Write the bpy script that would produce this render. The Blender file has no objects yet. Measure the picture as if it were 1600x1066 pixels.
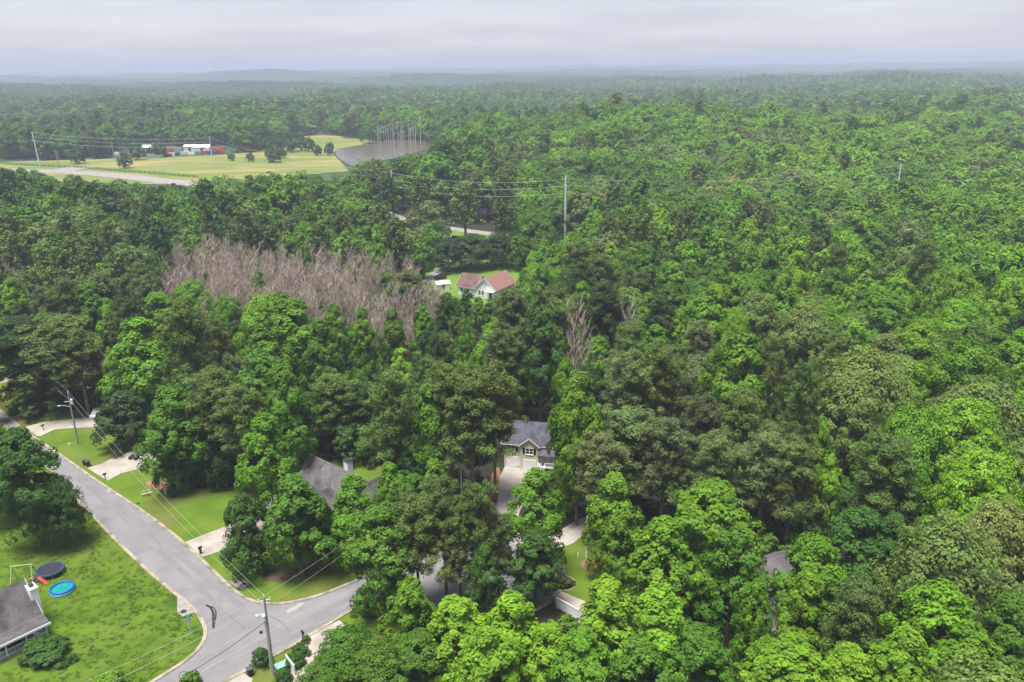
import bpy, bmesh, math, random
import numpy as np
from mathutils import Vector, Matrix
from mathutils.geometry import tessellate_polygon
random.seed(7); rng = np.random.default_rng(11)
S = bpy.context.scene
COL = S.collection
# ------------------------------------------------------------------ camera
CAMZ = 70.0; FPX = 1270.0; PIT = math.radians(18.6); ROL = math.radians(.65)
fwd = np.array([0, math.cos(PIT), -math.sin(PIT)])
_r = np.array([1., 0, 0]); _u = np.array([0, math.sin(PIT), math.cos(PIT)])
rgt = _r*math.cos(ROL) - _u*math.sin(ROL); upv = _u*math.cos(ROL) + _r*math.sin(ROL)
cam = bpy.data.cameras.new('camera'); camo = bpy.data.objects.new('camera', cam); COL.objects.link(camo)
cam.sensor_width = 36; cam.lens = 36*FPX/1600; cam.clip_start = .5; cam.clip_end = 60000
camo.matrix_world = Matrix(((rgt[0], upv[0], -fwd[0], 0), (rgt[1], upv[1], -fwd[1], 0), (rgt[2], upv[2], -fwd[2], CAMZ), (0, 0, 0, 1)))
S.camera = camo
# ------------------------------------------------------------------ light
EXPOSURE = 2.45
SUN_EL, SUN_ROT = math.radians(76), math.radians(215)
S.view_settings.view_transform = 'Standard'; S.view_settings.look = 'None'
S.view_settings.gamma = 1; S.view_settings.use_curve_mapping = False; S.view_settings.exposure = EXPOSURE
W = bpy.data.worlds.new('World'); S.world = W; W.use_nodes = True
nt = W.node_tree; nt.nodes.clear()
def N(nt, t, **k):
    n = nt.nodes.new(t)
    for a, b in k.items(): setattr(n, a, b)
    return n
def LK(nt, a, b): nt.links.new(a, b)
def mth(nt, op, a, b=None, c=None, clamp=False):
    n = N(nt, 'ShaderNodeMath', operation=op, use_clamp=clamp)
    for i, v in enumerate((a, b, c)):
        if v is None: continue
        if isinstance(v, (int, float)): n.inputs[i].default_value = v
        else: LK(nt, v, n.inputs[i])
    return n.outputs[0]
out = N(nt, 'ShaderNodeOutputWorld'); bg = N(nt, 'ShaderNodeBackground'); LK(nt, bg.outputs[0], out.inputs[0])
sky = N(nt, 'ShaderNodeTexSky', sky_type='NISHITA', sun_disc=False, sun_elevation=SUN_EL, sun_rotation=SUN_ROT)
tc = N(nt, 'ShaderNodeTexCoord'); sp = N(nt, 'ShaderNodeSeparateXYZ'); LK(nt, tc.outputs['Generated'], sp.inputs[0])
zc = mth(nt, 'ADD', mth(nt, 'MAXIMUM', sp.outputs[2], 0.0), .09)
cx = mth(nt, 'DIVIDE', sp.outputs[0], zc); cy = mth(nt, 'DIVIDE', sp.outputs[1], zc)
cb = N(nt, 'ShaderNodeCombineXYZ'); LK(nt, cx, cb.inputs[0]); LK(nt, cy, cb.inputs[1])
nz = N(nt, 'ShaderNodeTexNoise'); nz.inputs['Scale'].default_value = .55; nz.inputs['Detail'].default_value = 5; nz.inputs['Roughness'].default_value = .5
LK(nt, cb.outputs[0], nz.inputs['Vector'])
rp = N(nt, 'ShaderNodeValToRGB'); LK(nt, nz.outputs['Fac'], rp.inputs[0])
rp.color_ramp.elements[0].position = .36; rp.color_ramp.elements[0].color = (.96, .95, 1.13, 1)
rp.color_ramp.elements[1].position = .64; rp.color_ramp.elements[1].color = (1.36, 1.34, 1.48, 1)
mx = N(nt, 'ShaderNodeMix', data_type='RGBA'); mx.inputs[0].default_value = .86
LK(nt, sky.outputs[0], mx.inputs[6]); LK(nt, rp.outputs[0], mx.inputs[7])
LK(nt, mx.outputs[2], bg.inputs[0]); bg.inputs[1].default_value = .086
sun = bpy.data.lights.new('sun', 'SUN'); suno = bpy.data.objects.new('sun', sun); COL.objects.link(suno)
sun.energy = 1.5; sun.angle = math.radians(24); sun.color = (1, .97, .92)
# nishita: rotation measured clockwise from +Y
sdir = Vector((math.cos(SUN_EL)*math.sin(SUN_ROT), math.cos(SUN_EL)*math.cos(SUN_ROT), math.sin(SUN_EL)))
suno.rotation_euler = sdir.to_track_quat('Z', 'Y').to_euler()
cy_ = S.cycles
cy_.max_bounces = 5; cy_.diffuse_bounces = 3; cy_.glossy_bounces = 1; cy_.transmission_bounces = 3; cy_.transparent_max_bounces = 4
cy_.volume_bounces = 0; cy_.use_denoising = True; cy_.caustics_reflective = False; cy_.caustics_refractive = False
HAZE_DENSITY = 0.00025
# ------------------------------------------------------------------ pixel <-> ground
def G(px, py, z=0.0):
    d = FPX*fwd + (px-800)*rgt - (py-533)*upv
    t = (z-CAMZ)/d[2]
    return (t*d[0], t*d[1])
def PR(x, y, z):
    vx = np.asarray(x, float); vy = np.asarray(y, float); vz = np.asarray(z, float)-CAMZ
    c = vx*fwd[0]+vy*fwd[1]+vz*fwd[2]; c = np.where(c < 1, 1, c)
    return 800+FPX*(vx*rgt[0]+vy*rgt[1]+vz*rgt[2])/c, 533-FPX*(vx*upv[0]+vy*upv[1]+vz*upv[2])/c
def ZAT(px, py, Y):       # height of the ray through a pixel where it reaches distance Y
    d = FPX*fwd + (px-800)*rgt - (py-533)*upv
    return CAMZ + d[2]*Y/d[1], d[0]*Y/d[1]
def inpoly(x, y, poly):
    x = np.asarray(x, float); y = np.asarray(y, float); r = np.zeros(x.shape, bool)
    n = len(poly); j = n-1
    for i in range(n):
        xi, yi = poly[i]; xj, yj = poly[j]
        if yi != yj:
            c = ((yi > y) != (yj > y)) & (x < (xj-xi)*(y-yi)/(yj-yi)+xi); r ^= c
        j = i
    return r
def chaikin(p, k=2, closed=False):
    for _ in range(k):
        q = [] if closed else [p[0]]
        m = len(p) if closed else len(p)-1
        for i in range(m):
            a, b = p[i], p[(i+1) % len(p)]
            q += [(a[0]*.75+b[0]*.25, a[1]*.75+b[1]*.25), (a[0]*.25+b[0]*.75, a[1]*.25+b[1]*.75)]
        if not closed: q.append(p[-1])
        p = q
    return p
def GP(l, z=0.0): return [G(a, b, z) for a, b in l]
# ------------------------------------------------------------------ terrain height
def ss(a, b, x): t = np.clip((x-a)/(b-a), 0, 1); return t*t*(3-2*t)
def HT(x, y):
    x = np.asarray(x, float); y = np.asarray(y, float); D = np.hypot(x, y)
    m = ss(300, 430, D)
    field = ss(-10, -70, x-(y-560)*-.05)*ss(400, 440, y)*(1-ss(860, 930, y))
    lake = ss(-10, -30, x)*ss(520, 560, y)*(1-ss(800, 860, y))
    m = m*(1-np.maximum(field, lake))
    h = m*(3.5*np.sin(x/95+1.3)*np.cos(y/120+.4)+2.5*np.sin(x/51+y/63)+1.5)
    h = h + 17*np.exp(-(((x-150)/150)**2+((y-640)/95)**2))*m
    h = h + m*ss(40, 120, x)*(4.5*np.sin(x/62+y/140)*np.cos(y/75+.9)+3*np.sin(x/38-y/51))
    h = h + m*ss(650, 900, D)*(9*np.sin(x/160+y/310+.7)*np.sin(y/170+1.1)+4*np.sin(x/75-y/90))
    h = h - 7*np.exp(-(((x-170)/120)**2+((y-370)/60)**2))*ss(280, 330, D)
    far = ss(1000, 3500, D)
    h = h + far*(14*np.sin(x/410+2)*np.sin(y/530)+9*np.sin(x/190+y/240))
    a = np.arctan2(x, y)
    h = h + 33*np.exp(-((y-5600)/520)**2)*ss(.34, -.06, a)*(.80+.20*np.sin(x/330)+.07*np.sin(x/120+1)) 
    h = h + 44*np.exp(-((D-8800)/900)**2)*(.93+.12*np.sin(a*14+1)+.05*np.sin(a*47))*ss(-.7, -.1, a)
    h = h + 62*np.exp(-((D-12000)/1300)**2)
    return h
# ------------------------------------------------------------------ helpers
def tag(o, label=None, cat=None, group=None, kind=None):
    if label: o['label'] = label
    if cat: o['category'] = cat
    if group: o['group'] = group
    if kind: o['kind'] = kind
    return o
def link(o, parent=None):
    COL.objects.link(o)
    if parent: o.parent = parent
    return o
def empty(name, loc=(0, 0, 0), rz=0, label=None, cat=None, group=None):
    o = bpy.data.objects.new(name, None); o.location = loc; o.rotation_euler = (0, 0, rz); o.empty_display_size = .3
    link(o); return tag(o, label, cat, group)
class MB:
    def __init__(s): s.v = []; s.f = []; s.m = []
    def add(s, vs, fs, mi=0):
        b = len(s.v); s.v += [tuple(v) for v in vs]; s.f += [tuple(b+i for i in f) for f in fs]; s.m += [mi]*len(fs); return s
    def box(s, x0, x1, y0, y1, z0, z1, mi=0):
        return s.add([(x0, y0, z0), (x1, y0, z0), (x1, y1, z0), (x0, y1, z0), (x0, y0, z1), (x1, y0, z1), (x1, y1, z1), (x0, y1, z1)],
                     [(0, 3, 2, 1), (4, 5, 6, 7), (0, 1, 5, 4), (1, 2, 6, 5), (2, 3, 7, 6), (3, 0, 4, 7)], mi)
    def tube(s, pts, rad, n=6, mi=0, cap=True):
        pts = [Vector(p) for p in pts]
        if not hasattr(rad, '__len__'): rad = [rad]*len(pts)
        vs = []; fs = []
        for i, p in enumerate(pts):
            t = (pts[min(i+1, len(pts)-1)]-pts[max(i-1, 0)]).normalized()
            a = t.cross(Vector((0, 0, 1)))
            if a.length < .05: a = t.cross(Vector((1, 0, 0)))
            a.normalize(); b = t.cross(a)
            for k in range(n):
                g = 2*math.pi*k/n; vs.append(p+(a*math.cos(g)+b*math.sin(g))*rad[i])
        for i in range(len(pts)-1):
            for k in range(n):
                k2 = (k+1) % n; fs.append((i*n+k, i*n+k2, (i+1)*n+k2, (i+1)*n+k))
        if cap: fs.append(tuple(range(n))[::-1]); fs.append(tuple((len(pts)-1)*n+k for k in range(n)))
        return s.add(vs, fs, mi)
    def ring(s, R, r, z, n=28, m=6, mi=0, sy=1.0):
        vs = []; fs = []
        for i in range(n):
            a = 2*math.pi*i/n
            for j in range(m):
                b = 2*math.pi*j/m; q = R+r*math.cos(b); vs.append((q*math.cos(a), q*math.sin(a)*sy, z+r*math.sin(b)))
        for i in range(n):
            for j in range(m):
                fs.append((i*m+j, ((i+1) % n)*m+j, ((i+1) % n)*m+(j+1) % m, i*m+(j+1) % m))
        return s.add(vs, fs, mi)
    def disc(s, R, z, n=28, mi=0):
        return s.add([(R*math.cos(2*math.pi*i/n), R*math.sin(2*math.pi*i/n), z) for i in range(n)], [tuple(range(n))], mi)
    def poly(s, pts, z, mi=0):
        tri = tessellate_polygon([[Vector((p[0], p[1], 0)) for p in pts]])
        area = sum(pts[i-1][0]*pts[i][1]-pts[i][0]*pts[i-1][1] for i in range(len(pts)))
        fs = []
        for t in tri:
            a, b, c = (pts[i] for i in t)
            cr = (b[0]-a[0])*(c[1]-a[1])-(b[1]-a[1])*(c[0]-a[0])
            fs.append(tuple(t) if cr > 0 else tuple(t[::-1]))
        return s.add([(p[0], p[1], z) for p in pts], fs, mi)
    def strip(s, path, w, z0, z1, mi=0, side=0):
        L_ = []; 
        for i, p in enumerate(path):
            a = path[max(i-1, 0)]; b = path[min(i+1, len(path)-1)]
            dx, dy = b[0]-a[0], b[1]-a[1]; l = math.hypot(dx, dy) or 1; nx, ny = -dy/l, dx/l
            L_.append(((p[0]+nx*w*(side+1)/2, p[1]+ny*w*(side+1)/2), (p[0]-nx*w*(1-side)/2, p[1]-ny*w*(1-side)/2)))
        vs = []; fs = []
        for a, b in L_: vs += [(a[0], a[1], z0), (a[0], a[1], z1), (b[0], b[1], z1), (b[0], b[1], z0)]
        for i in range(len(L_)-1):
            k = i*4
            for j in range(3): fs.append((k+j, k+j+1, k+5+j, k+4+j))
        return s.add(vs, fs, mi)
    def mesh(s, name, mats, smooth=False):
        me = bpy.data.meshes.new(name); me.from_pydata(s.v, [], s.f)
        for m in (mats if isinstance(mats, (list, tuple)) else [mats]): me.materials.append(m)
        if any(s.m): me.polygons.foreach_set('material_index', s.m)
        if smooth: me.polygons.foreach_set('use_smooth', [True]*len(s.f))
        me.update(); return me
    def obj(s, name, mats, parent=None, smooth=False, kind=None):
        return tag(link(bpy.data.objects.new(name, s.mesh(name, mats, smooth)), parent), kind=kind)
def mat(name, c1, c2=None, scale=1.0, rough=.85, bump=0.0, bscale=None, detail=6, spec=.3, lo=.35, hi=.65, c3=None, s3=.1, vecscale=None, metal=0):
    m = bpy.data.materials.new(name); m.use_nodes = True; t = m.node_tree; b = t.nodes['Principled BSDF']
    b.inputs['Roughness'].default_value = rough; b.inputs['Specular IOR Level'].default_value = spec; b.inputs['Metallic'].default_value = metal
    b.inputs['Base Color'].default_value = (*c1, 1)
    tc = N(t, 'ShaderNodeTexCoord'); v = tc.outputs['Object']
    if vecscale:
        mp = N(t, 'ShaderNodeMapping'); mp.inputs['Scale'].default_value = vecscale; LK(t, v, mp.inputs[0]); v = mp.outputs[0]
    if c2:
        n = N(t, 'ShaderNodeTexNoise'); n.inputs['Scale'].default_value = scale; n.inputs['Detail'].default_value = detail; LK(t, v, n.inputs['Vector'])
        r = N(t, 'ShaderNodeValToRGB'); r.color_ramp.elements[0].position = lo; r.color_ramp.elements[1].position = hi
        r.color_ramp.elements[0].color = (*c1, 1); r.color_ramp.elements[1].color = (*c2, 1); LK(t, n.outputs['Fac'], r.inputs[0]); col = r.outputs[0]
        if c3:
            n2 = N(t, 'ShaderNodeTexNoise'); n2.inputs['Scale'].default_value = s3; n2.inputs['Detail'].default_value = 4; LK(t, v, n2.inputs['Vector'])
            r2 = N(t, 'ShaderNodeMapRange'); r2.inputs[1].default_value = .48; r2.inputs[2].default_value = .66; LK(t, n2.outputs['Fac'], r2.inputs[0])
            x = N(t, 'ShaderNodeMix', data_type='RGBA'); LK(t, r2.outputs[0], x.inputs[0]); LK(t, col, x.inputs[6]); x.inputs[7].default_value = (*c3, 1); col = x.outputs[2]
        LK(t, col, b.inputs['Base Color'])
    if bump:
        n = N(t, 'ShaderNodeTexNoise'); n.inputs['Scale'].default_value = bscale or scale*4; n.inputs['Detail'].default_value = 5; LK(t, v, n.inputs['Vector'])
        bp = N(t, 'ShaderNodeBump'); bp.inputs['Strength'].default_value = 1; bp.inputs['Distance'].default_value = bump
        LK(t, n.outputs['Fac'], bp.inputs['Height']); LK(t, bp.outputs[0], b.inputs['Normal'])
    return m
def shingle(name, c1, c2, stain=None):
    m = mat(name, c1, c2, scale=.9, rough=.9, lo=.3, hi=.7, c3=stain, s3=.45); t = m.node_tree; b = t.nodes['Principled BSDF']
    tc = N(t, 'ShaderNodeTexCoord'); br = N(t, 'ShaderNodeTexBrick'); br.inputs['Scale'].default_value = 1
    br.inputs['Brick Width'].default_value = .6; br.inputs['Row Height'].default_value = .24; br.inputs['Mortar Size'].default_value = .02
    sx = N(t, 'ShaderNodeSeparateXYZ'); LK(t, tc.outputs['Object'], sx.inputs[0]); cb = N(t, 'ShaderNodeCombineXYZ')
    LK(t, mth(t, 'ADD', sx.outputs[0], sx.outputs[1]), cb.inputs[0]); LK(t, mth(t, 'MULTIPLY', sx.outputs[2], 1.6), cb.inputs[1]); LK(t, cb.outputs[0], br.inputs['Vector'])
    br.inputs['Color1'].default_value = (.8, .8, .8, 1); br.inputs['Color2'].default_value = (1.1, 1.1, 1.1, 1); br.inputs['Mortar'].default_value = (.55, .55, .55, 1)
    src = b.inputs['Base Color'].links[0].from_socket
    x = N(t, 'ShaderNodeMix', data_type='RGBA', blend_type='MULTIPLY'); x.inputs[0].default_value = .7
    LK(t, src, x.inputs[6]); LK(t, br.outputs['Color'], x.inputs[7]); LK(t, x.outputs[2], b.inputs['Base Color'])
    return m
def leafmat(name, var=.5, transl=.3, rough=.65):
    m = bpy.data.materials.new(name); m.use_nodes = True; t = m.node_tree; b = t.nodes['Principled BSDF']; o = t.nodes['Material Output']
    at = N(t, 'ShaderNodeAttribute', attribute_type='INSTANCER', attribute_name='tint')
    lv = N(t, 'ShaderNodeAttribute', attribute_type='GEOMETRY', attribute_name='lv')
    f = mth(t, 'MULTIPLY_ADD', lv.outputs['Fac'], var, 1-var*.5)
    vm = N(t, 'ShaderNodeVectorMath', operation='SCALE'); LK(t, at.outputs['Color'], vm.inputs[0]); LK(t, f, vm.inputs['Scale'])
    # young sprays are yellower
    yy = N(t, 'ShaderNodeVectorMath', operation='MULTIPLY'); LK(t, vm.outputs[0], yy.inputs[0]); yy.inputs[1].default_value = (1.15, 1.12, .8)
    x = N(t, 'ShaderNodeMix', data_type='RGBA'); LK(t, mth(t, 'POWER', lv.outputs['Fac'], 2.5), x.inputs[0]); LK(t, vm.outputs[0], x.inputs[6]); LK(t, yy.outputs[0], x.inputs[7])
    LK(t, x.outputs[2], b.inputs['Base Color']); b.inputs['Roughness'].default_value = rough; b.inputs['Specular IOR Level'].default_value = .25
    tr = N(t, 'ShaderNodeBsdfTranslucent'); LK(t, yy.outputs[0], tr.inputs[0])
    ms = N(t, 'ShaderNodeMixShader'); ms.inputs[0].default_value = transl; LK(t, b.outputs[0], ms.inputs[1]); LK(t, tr.outputs[0], ms.inputs[2]); LK(t, ms.outputs[0], o.inputs[0])
    return m
M = dict(
 soil=mat('forest_floor', (.016, .016, .008), (.035, .032, .016), scale=.4, bump=.2, c3=(.02, .035, .01), s3=.08),
 far=mat('far_ground', (.02, .04, .015), (.04, .075, .02), scale=.01),
 grass=mat('lawn_grass', (.046, .098, .008), (.094, .162, .012), scale=.35, detail=12, rough=.95, bump=.18, bscale=3.0, spec=.1, c3=(.105, .15, .02), s3=.06),
 grass2=mat('mown_grass', (.065, .125, .010), (.110, .165, .018), scale=.22, detail=12, rough=.95, bump=.05, bscale=4, spec=.1, c3=(.13, .13, .035), s3=.09),
 pasture=mat('pasture', (.13, .17, .035), (.27, .225, .085), scale=.03, rough=.95, spec=.1, vecscale=(.6, 1.8, 1), c3=(.11, .17, .03), s3=.02),
 verge=mat('verge_grass', (.09, .17, .02), (.13, .2, .03), scale=.05, rough=.95, spec=.1),
 asphalt=mat('worn_asphalt', (.175, .168, .172), (.208, .201, .204), scale=.12, detail=14, rough=.9, bump=.01, bscale=20, c3=(.162, .156, .160), s3=.3),
 tar=mat('tar_sealant', (.025, .025, .027), rough=.5),
 crack=mat('road_crack', (.12, .118, .118), rough=.9),
 lane=mat('pale_patch', (.31, .29, .26), (.25, .24, .235), scale=1.2),
 concrete=mat('concrete', (.31, .275, .235), (.38, .34, .295), scale=.35, detail=12, rough=.9, c3=(.27, .238, .20), s3=.3),
 kerb=mat('kerb_concrete', (.26, .22, .16), (.36, .31, .24), scale=1.3, detail=8, c3=(.15, .14, .09), s3=.5),
 drain=mat('drain_concrete', (.20, .19, .17), (.28, .27, .24), scale=1.2, detail=8),
 clay=mat('red_clay', (.20, .085, .045), (.26, .15, .09), scale=.7, detail=8, rough=1),
 straw=mat('pine_straw', (.10, .065, .04), (.17, .115, .07), scale=.8, detail=8, rough=1, c3=(.06, .07, .02), s3=.3),
 iron=mat('cast_iron', (.03, .03, .03), rough=.6),
 water=None,
 roofA=shingle('grey_shingles', (.075, .070, .068), (.13, .122, .118), (.045, .042, .042)),
 roofB=shingle('weathered_shingles', (.105, .095, .095), (.165, .155, .155), (.07, .062, .062)),
 roofC=shingle('slate_blue_shingles', (.05, .052, .07), (.105, .108, .135)),
 roofD=shingle('red_brown_shingles', (.15, .083, .072), (.195, .112, .098), (.12, .066, .058)),
 roofE=shingle('pinkish_red_shingles', (.25, .125, .108), (.29, .15, .13)),
 siding=mat('white_siding', (.78, .78, .78), (.82, .82, .82), scale=.8),
 cream=mat('tan_siding', (.60, .53, .36), (.65, .58, .41), scale=.6),
 offwhite=mat('cream_siding', (.56, .53, .45), (.62, .58, .51), scale=.6),
 trim=mat('white_trim', (.78, .78, .78)),
 glass=mat('window_glass', (.03, .035, .04), rough=.1, spec=.6),
 black=mat('black_plastic', (.015, .016, .018), (.03, .03, .03), rough=.5),
 shutter=mat('black_shutter', (.012, .012, .014), rough=.6),
 doorred=mat('maroon_paint', (.10, .012, .015), rough=.5),
 brown=mat('brown_wood', (.20, .10, .045), (.28, .15, .08), scale=3),
 pole=mat('weathered_pole', (.22, .20, .18), (.33, .31, .28), scale=2, vecscale=(3, 3, .3)),
 steel=mat('galvanised_steel', (.52, .54, .55), (.60, .62, .63), scale=1, rough=.6),
 wire=mat('aluminium_wire', (.42, .42, .40), rough=.5, metal=.3),
 wired=mat('dark_cable', (.03, .03, .03), rough=.6),
 tgreen=mat('utility_green', (.16, .36, .27), (.2, .42, .32), scale=1, rough=.6),
 sgreen=mat('street_sign_green', (.01, .30, .14), rough=.5),
 signback=mat('sign_back_metal', (.45, .46, .45), rough=.5),
 blue=mat('pool_vinyl_blue', (.012, .085, .34), (.015, .11, .42), scale=2, rough=.45),
 lblue=mat('pool_wall_light_blue', (.14, .33, .58), (.2, .4, .64), scale=2, rough=.5),
 pwater=mat('pool_water', (.0, .20, .19), (.02, .28, .25), scale=2, rough=.08, spec=.5),
 navy=mat('navy_padding', (.02, .045, .12), (.03, .07, .17), scale=2, rough=.7),
 net=mat('jump_mat', (.018, .02, .022), (.03, .032, .035), scale=2, rough=.8),
 red=mat('red_plastic', (.5, .06, .04), rough=.5), orange=mat('orange_plastic', (.6, .16, .03), rough=.5),
 timber=mat('pale_timber', (.38, .33, .25), (.48, .43, .34), scale=3),
 bark=mat('bark', (.10, .08, .06), (.19, .16, .13), scale=2, vecscale=(2, 2, .4), bump=.03, bscale=9),
 pbark=mat('pine_bark', (.15, .105, .08), (.24, .18, .14), scale=2, vecscale=(2, 2, .4), bump=.03, bscale=9),
 dbark=mat('bare_branch_bark', (.30, .235, .185), (.46, .375, .30), scale=.9),
 snag=mat('bleached_deadwood', (.42, .39, .35), (.5, .47, .43), scale=.3),
 fence=mat('pasture_fence_wood', (.07, .06, .05), rough=.9),
 crust=mat('shipping_container_red', (.50, .07, .06), (.40, .07, .06), scale=.5),
 cblue=mat('container_blue', (.05, .10, .22)), cgrey=mat('container_grey', (.26, .34, .36)), cgreen=mat('container_teal', (.16, .27, .27)),
 cwhite=mat('container_white', (.70, .68, .64)), cbrown=mat('container_brown', (.22, .14, .11)), cdark=mat('container_charcoal', (.07, .08, .09)),
 tin=mat('tin_roof', (.55, .58, .60), rough=.5), cream2=mat('pale_tan_metal', (.60, .52, .40)),
 gravel=mat('gravel_drive', (.22, .20, .185), (.28, .26, .24), scale=.3),
 log=mat('fallen_wood', (.24, .19, .14), (.33, .27, .2), scale=2),
)
m = M['water'] = mat('lake_water', (.115, .094, .066), (.15, .12, .085), scale=.02, rough=.14, spec=.5, bump=.25, bscale=.35)
LEAF = leafmat('leaves', .62, .32); NEED = leafmat('pine_needles', .65, .22, .7); SHRUBM = leafmat('shrub_leaves', .5, .3)
# ------------------------------------------------------------------ ground, far terrain
def terrain():
    rs = np.concatenate([[0, 20, 60, 120, 200, 260], np.geomspace(300, 16000, 190)]); na = 900
    an = np.linspace(0, 2*math.pi, na, endpoint=False)
    R, A = np.meshgrid(rs[1:], an, indexing='ij'); X = R*np.sin(A); Y = R*np.cos(A); Z = HT(X, Y)
    v = np.concatenate([[[0, 0, 0]], np.stack([X, Y, Z], -1).reshape(-1, 3)]); nr = len(rs)-1
    f = [(0, 1+(k+1) % na, 1+k) for k in range(na)]
    i, k = np.meshgrid(np.arange(nr-1), np.arange(na), indexing='ij'); k2 = (k+1) % na
    q = np.stack([1+i*na+k, 1+i*na+k2, 1+(i+1)*na+k2, 1+(i+1)*na+k], -1).reshape(-1, 4)
    me = bpy.data.meshes.new('ground'); me.from_pydata(v.tolist(), [], f+q.tolist()); me.materials.append(M['soil']); me.materials.append(M['far'])
    mi = np.zeros(len(me.polygons), np.int32); mi[na+na*30:] = 1; me.polygons.foreach_set('material_index', mi)
    me.polygons.foreach_set('use_smooth', [True]*len(me.polygons))
    tag(link(bpy.data.objects.new('ground', me)), kind='structure')
terrain()
def sheet(name, pts, z, m, smooth=0, kind='structure'):
    if smooth: pts = chaikin(pts, smooth, True)
    return MB().poly(pts, z).obj(name, m, kind=kind)
# lawns
LAWN1 = GP([(-60, 545), (20, 575), (60, 592), (110, 640), (170, 650), (235, 700), (262, 745), (310, 765), (380, 760), (440, 715), (480, 706), (560, 702), (612, 712), (632, 740), (665, 800), (640, 830), (600, 900), (560, 935), (400, 960), (0, 660), (-80, 610)])
LAWN2 = GP([(-80, 700), (0, 660), (310, 960), (330, 985), (325, 1025), (245, 1080), (150, 1140), (-250, 1130), (-250, 860)])
LAWN3 = GP([(330, 1080), (570, 940), (640, 945), (660, 980), (560, 1050), (480, 1130), (330, 1130)])
LAWN4 = GP([(870, 905), (880, 850), (900, 830), (960, 850), (985, 900), (975, 1000), (925, 985), (880, 945)])
sheet('lawn', LAWN1, .03, M['grass2']); sheet('lawn', LAWN2, .03, M['grass']); sheet('lawn', LAWN3, .03, M['grass2']); sheet('lawn', LAWN4, .03, M['grass2'])
LAWN5 = GP([(655, 440), (690, 400), (700, 385), (810, 385), (840, 420), (815, 470), (740, 480), (690, 470)])
sheet('lawn', LAWN5, .03, M['verge'])
# straw beds and clay
for nm, pts, m_ in (('mulch_bed', [(402, 893), (430, 884), (466, 886), (478, 899), (440, 911), (412, 908)], 'straw'),
                    ('clay_bank', [(768, 735), (784, 728), (777, 780), (772, 830), (762, 830), (764, 780)], 'clay'),
                    ('clay_patch', [(25, 645), (40, 650), (42, 660), (28, 658)], 'clay'),
                    ('clay_patch', [(222, 752), (262, 752), (272, 768), (235, 765)], 'clay'),
                    ('clay_patch', [(905, 880), (925, 870), (940, 882), (930, 892), (910, 890)], 'clay'),
                    ('mulch_bed', [(195, 692), (225, 690), (230, 702), (200, 703)], 'straw'),
                    ('mulch_bed', [(575, 720), (610, 718), (625, 728), (590, 732)], 'clay')):
    sheet(nm, GP(pts), .045, M[m_], 2)
# roads
LE = chaikin(GP([(-120, 570), (-40, 625), (60, 716), (155, 822), (210, 877), (255, 917), (295, 948), (316, 975), (319, 995), (308, 1015), (285, 1035), (235, 1066), (150, 1118), (60, 1170)]), 2)
RE = chaikin(GP([(-120, 540), (-60, 590), (0, 640), (50, 680), (100, 713), (150, 749), (205, 785), (245, 812), (290, 848), (330, 886), (365, 920), (390, 937), (415, 943), (450, 942), (500, 930), (560, 905), (610, 880)]), 2)
CC = G(762, 895); CR = 11.5
a0 = math.atan2(RE[-1][1]-CC[1], RE[-1][0]-CC[0])
NE = chaikin(GP([(620, 926), (560, 950), (530, 968), (470, 1005), (420, 1032), (385, 1050), (350, 1070), (250, 1130), (170, 1190)]), 2)
b0 = math.atan2(NE[0][1]-CC[1], NE[0][0]-CC[0])
while b0 > a0: b0 -= 2*math.pi
b0 += 0
span = (b0 - a0) % (2*math.pi)      # go clockwise from a0 to b0
arc = [(CC[0]+CR*math.cos(a0-(2*math.pi-span)*t/30), CC[1]+CR*math.sin(a0-(2*math.pi-span)*t/30)) for t in range(31)]
ROAD = LE + NE[::-1] + arc[::-1] + RE[::-1]
sheet('street', ROAD, .06, M['asphalt'])
for path, sd in ((LE, -1), (RE+arc+NE, 1)):
    MB().strip(path, .5, .03, .17, side=-sd).obj('kerb', M['kerb'], kind='structure')
# driveways (px outlines, drawn a little into the kerb line)
DR = {
 'a': [(-60, 590), (0, 583), (30, 575), (30, 590), (0, 600), (-40, 612)],
 'b': [(38, 668), (70, 660), (110, 656), (150, 650), (165, 655), (150, 668), (110, 670), (85, 672), (64, 682), (58, 682)],
 'c': [(136, 732), (160, 725), (180, 714), (205, 706), (240, 700), (250, 718), (225, 732), (190, 740), (168, 752)],
 'd': [(286, 849), (350, 824), (400, 805), (450, 800), (470, 815), (420, 835), (380, 850), (317, 871)],
 'e': [(478, 996), (530, 970), (560, 990), (500, 1040), (470, 1080), (430, 1080), (450, 1040), (474, 1020)],
 'f': [(790, 727), (840, 737), (832, 760), (812, 800), (800, 850), (765, 850), (778, 780), (781, 745)],
 'g': [(862, 930), (870, 922), (925, 945), (1000, 985), (1080, 1010), (1180, 960), (1230, 950), (1240, 985), (1150, 1030), (1050, 1050), (925, 990), (868, 945)],
 'h': [(800, 850), (860, 838), (905, 812), (935, 800), (950, 815), (920, 830), (895, 850), (850, 866)],
 'i': [(352, 1066), (378, 1050), (395, 1062), (380, 1110), (330, 1110)],
}
for k, p in DR.items(): sheet('driveway', GP(p), .09, M['concrete'])
# expansion joints of the nearest driveways
def joints(p, q, r, s, n):
    P, Q, R_, S_ = (np.array(G(*a)) for a in (p, q, r, s)); mb = MB()
    for i in range(1, n):
        a = P+(Q-P)*i/n; b = S_+(R_-S_)*i/n; mb.strip([tuple(a), tuple(b)], .07, .085, .094)
    mb.obj('expansion_joint', M['drain'], kind='structure')
joints((290, 850), (350, 826), (380, 849), (318, 870), 4); joints((140, 732), (215, 705), (232, 728), (168, 750), 5); joints((781, 745), (772, 845), (803, 845), (836, 745), 6)
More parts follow.
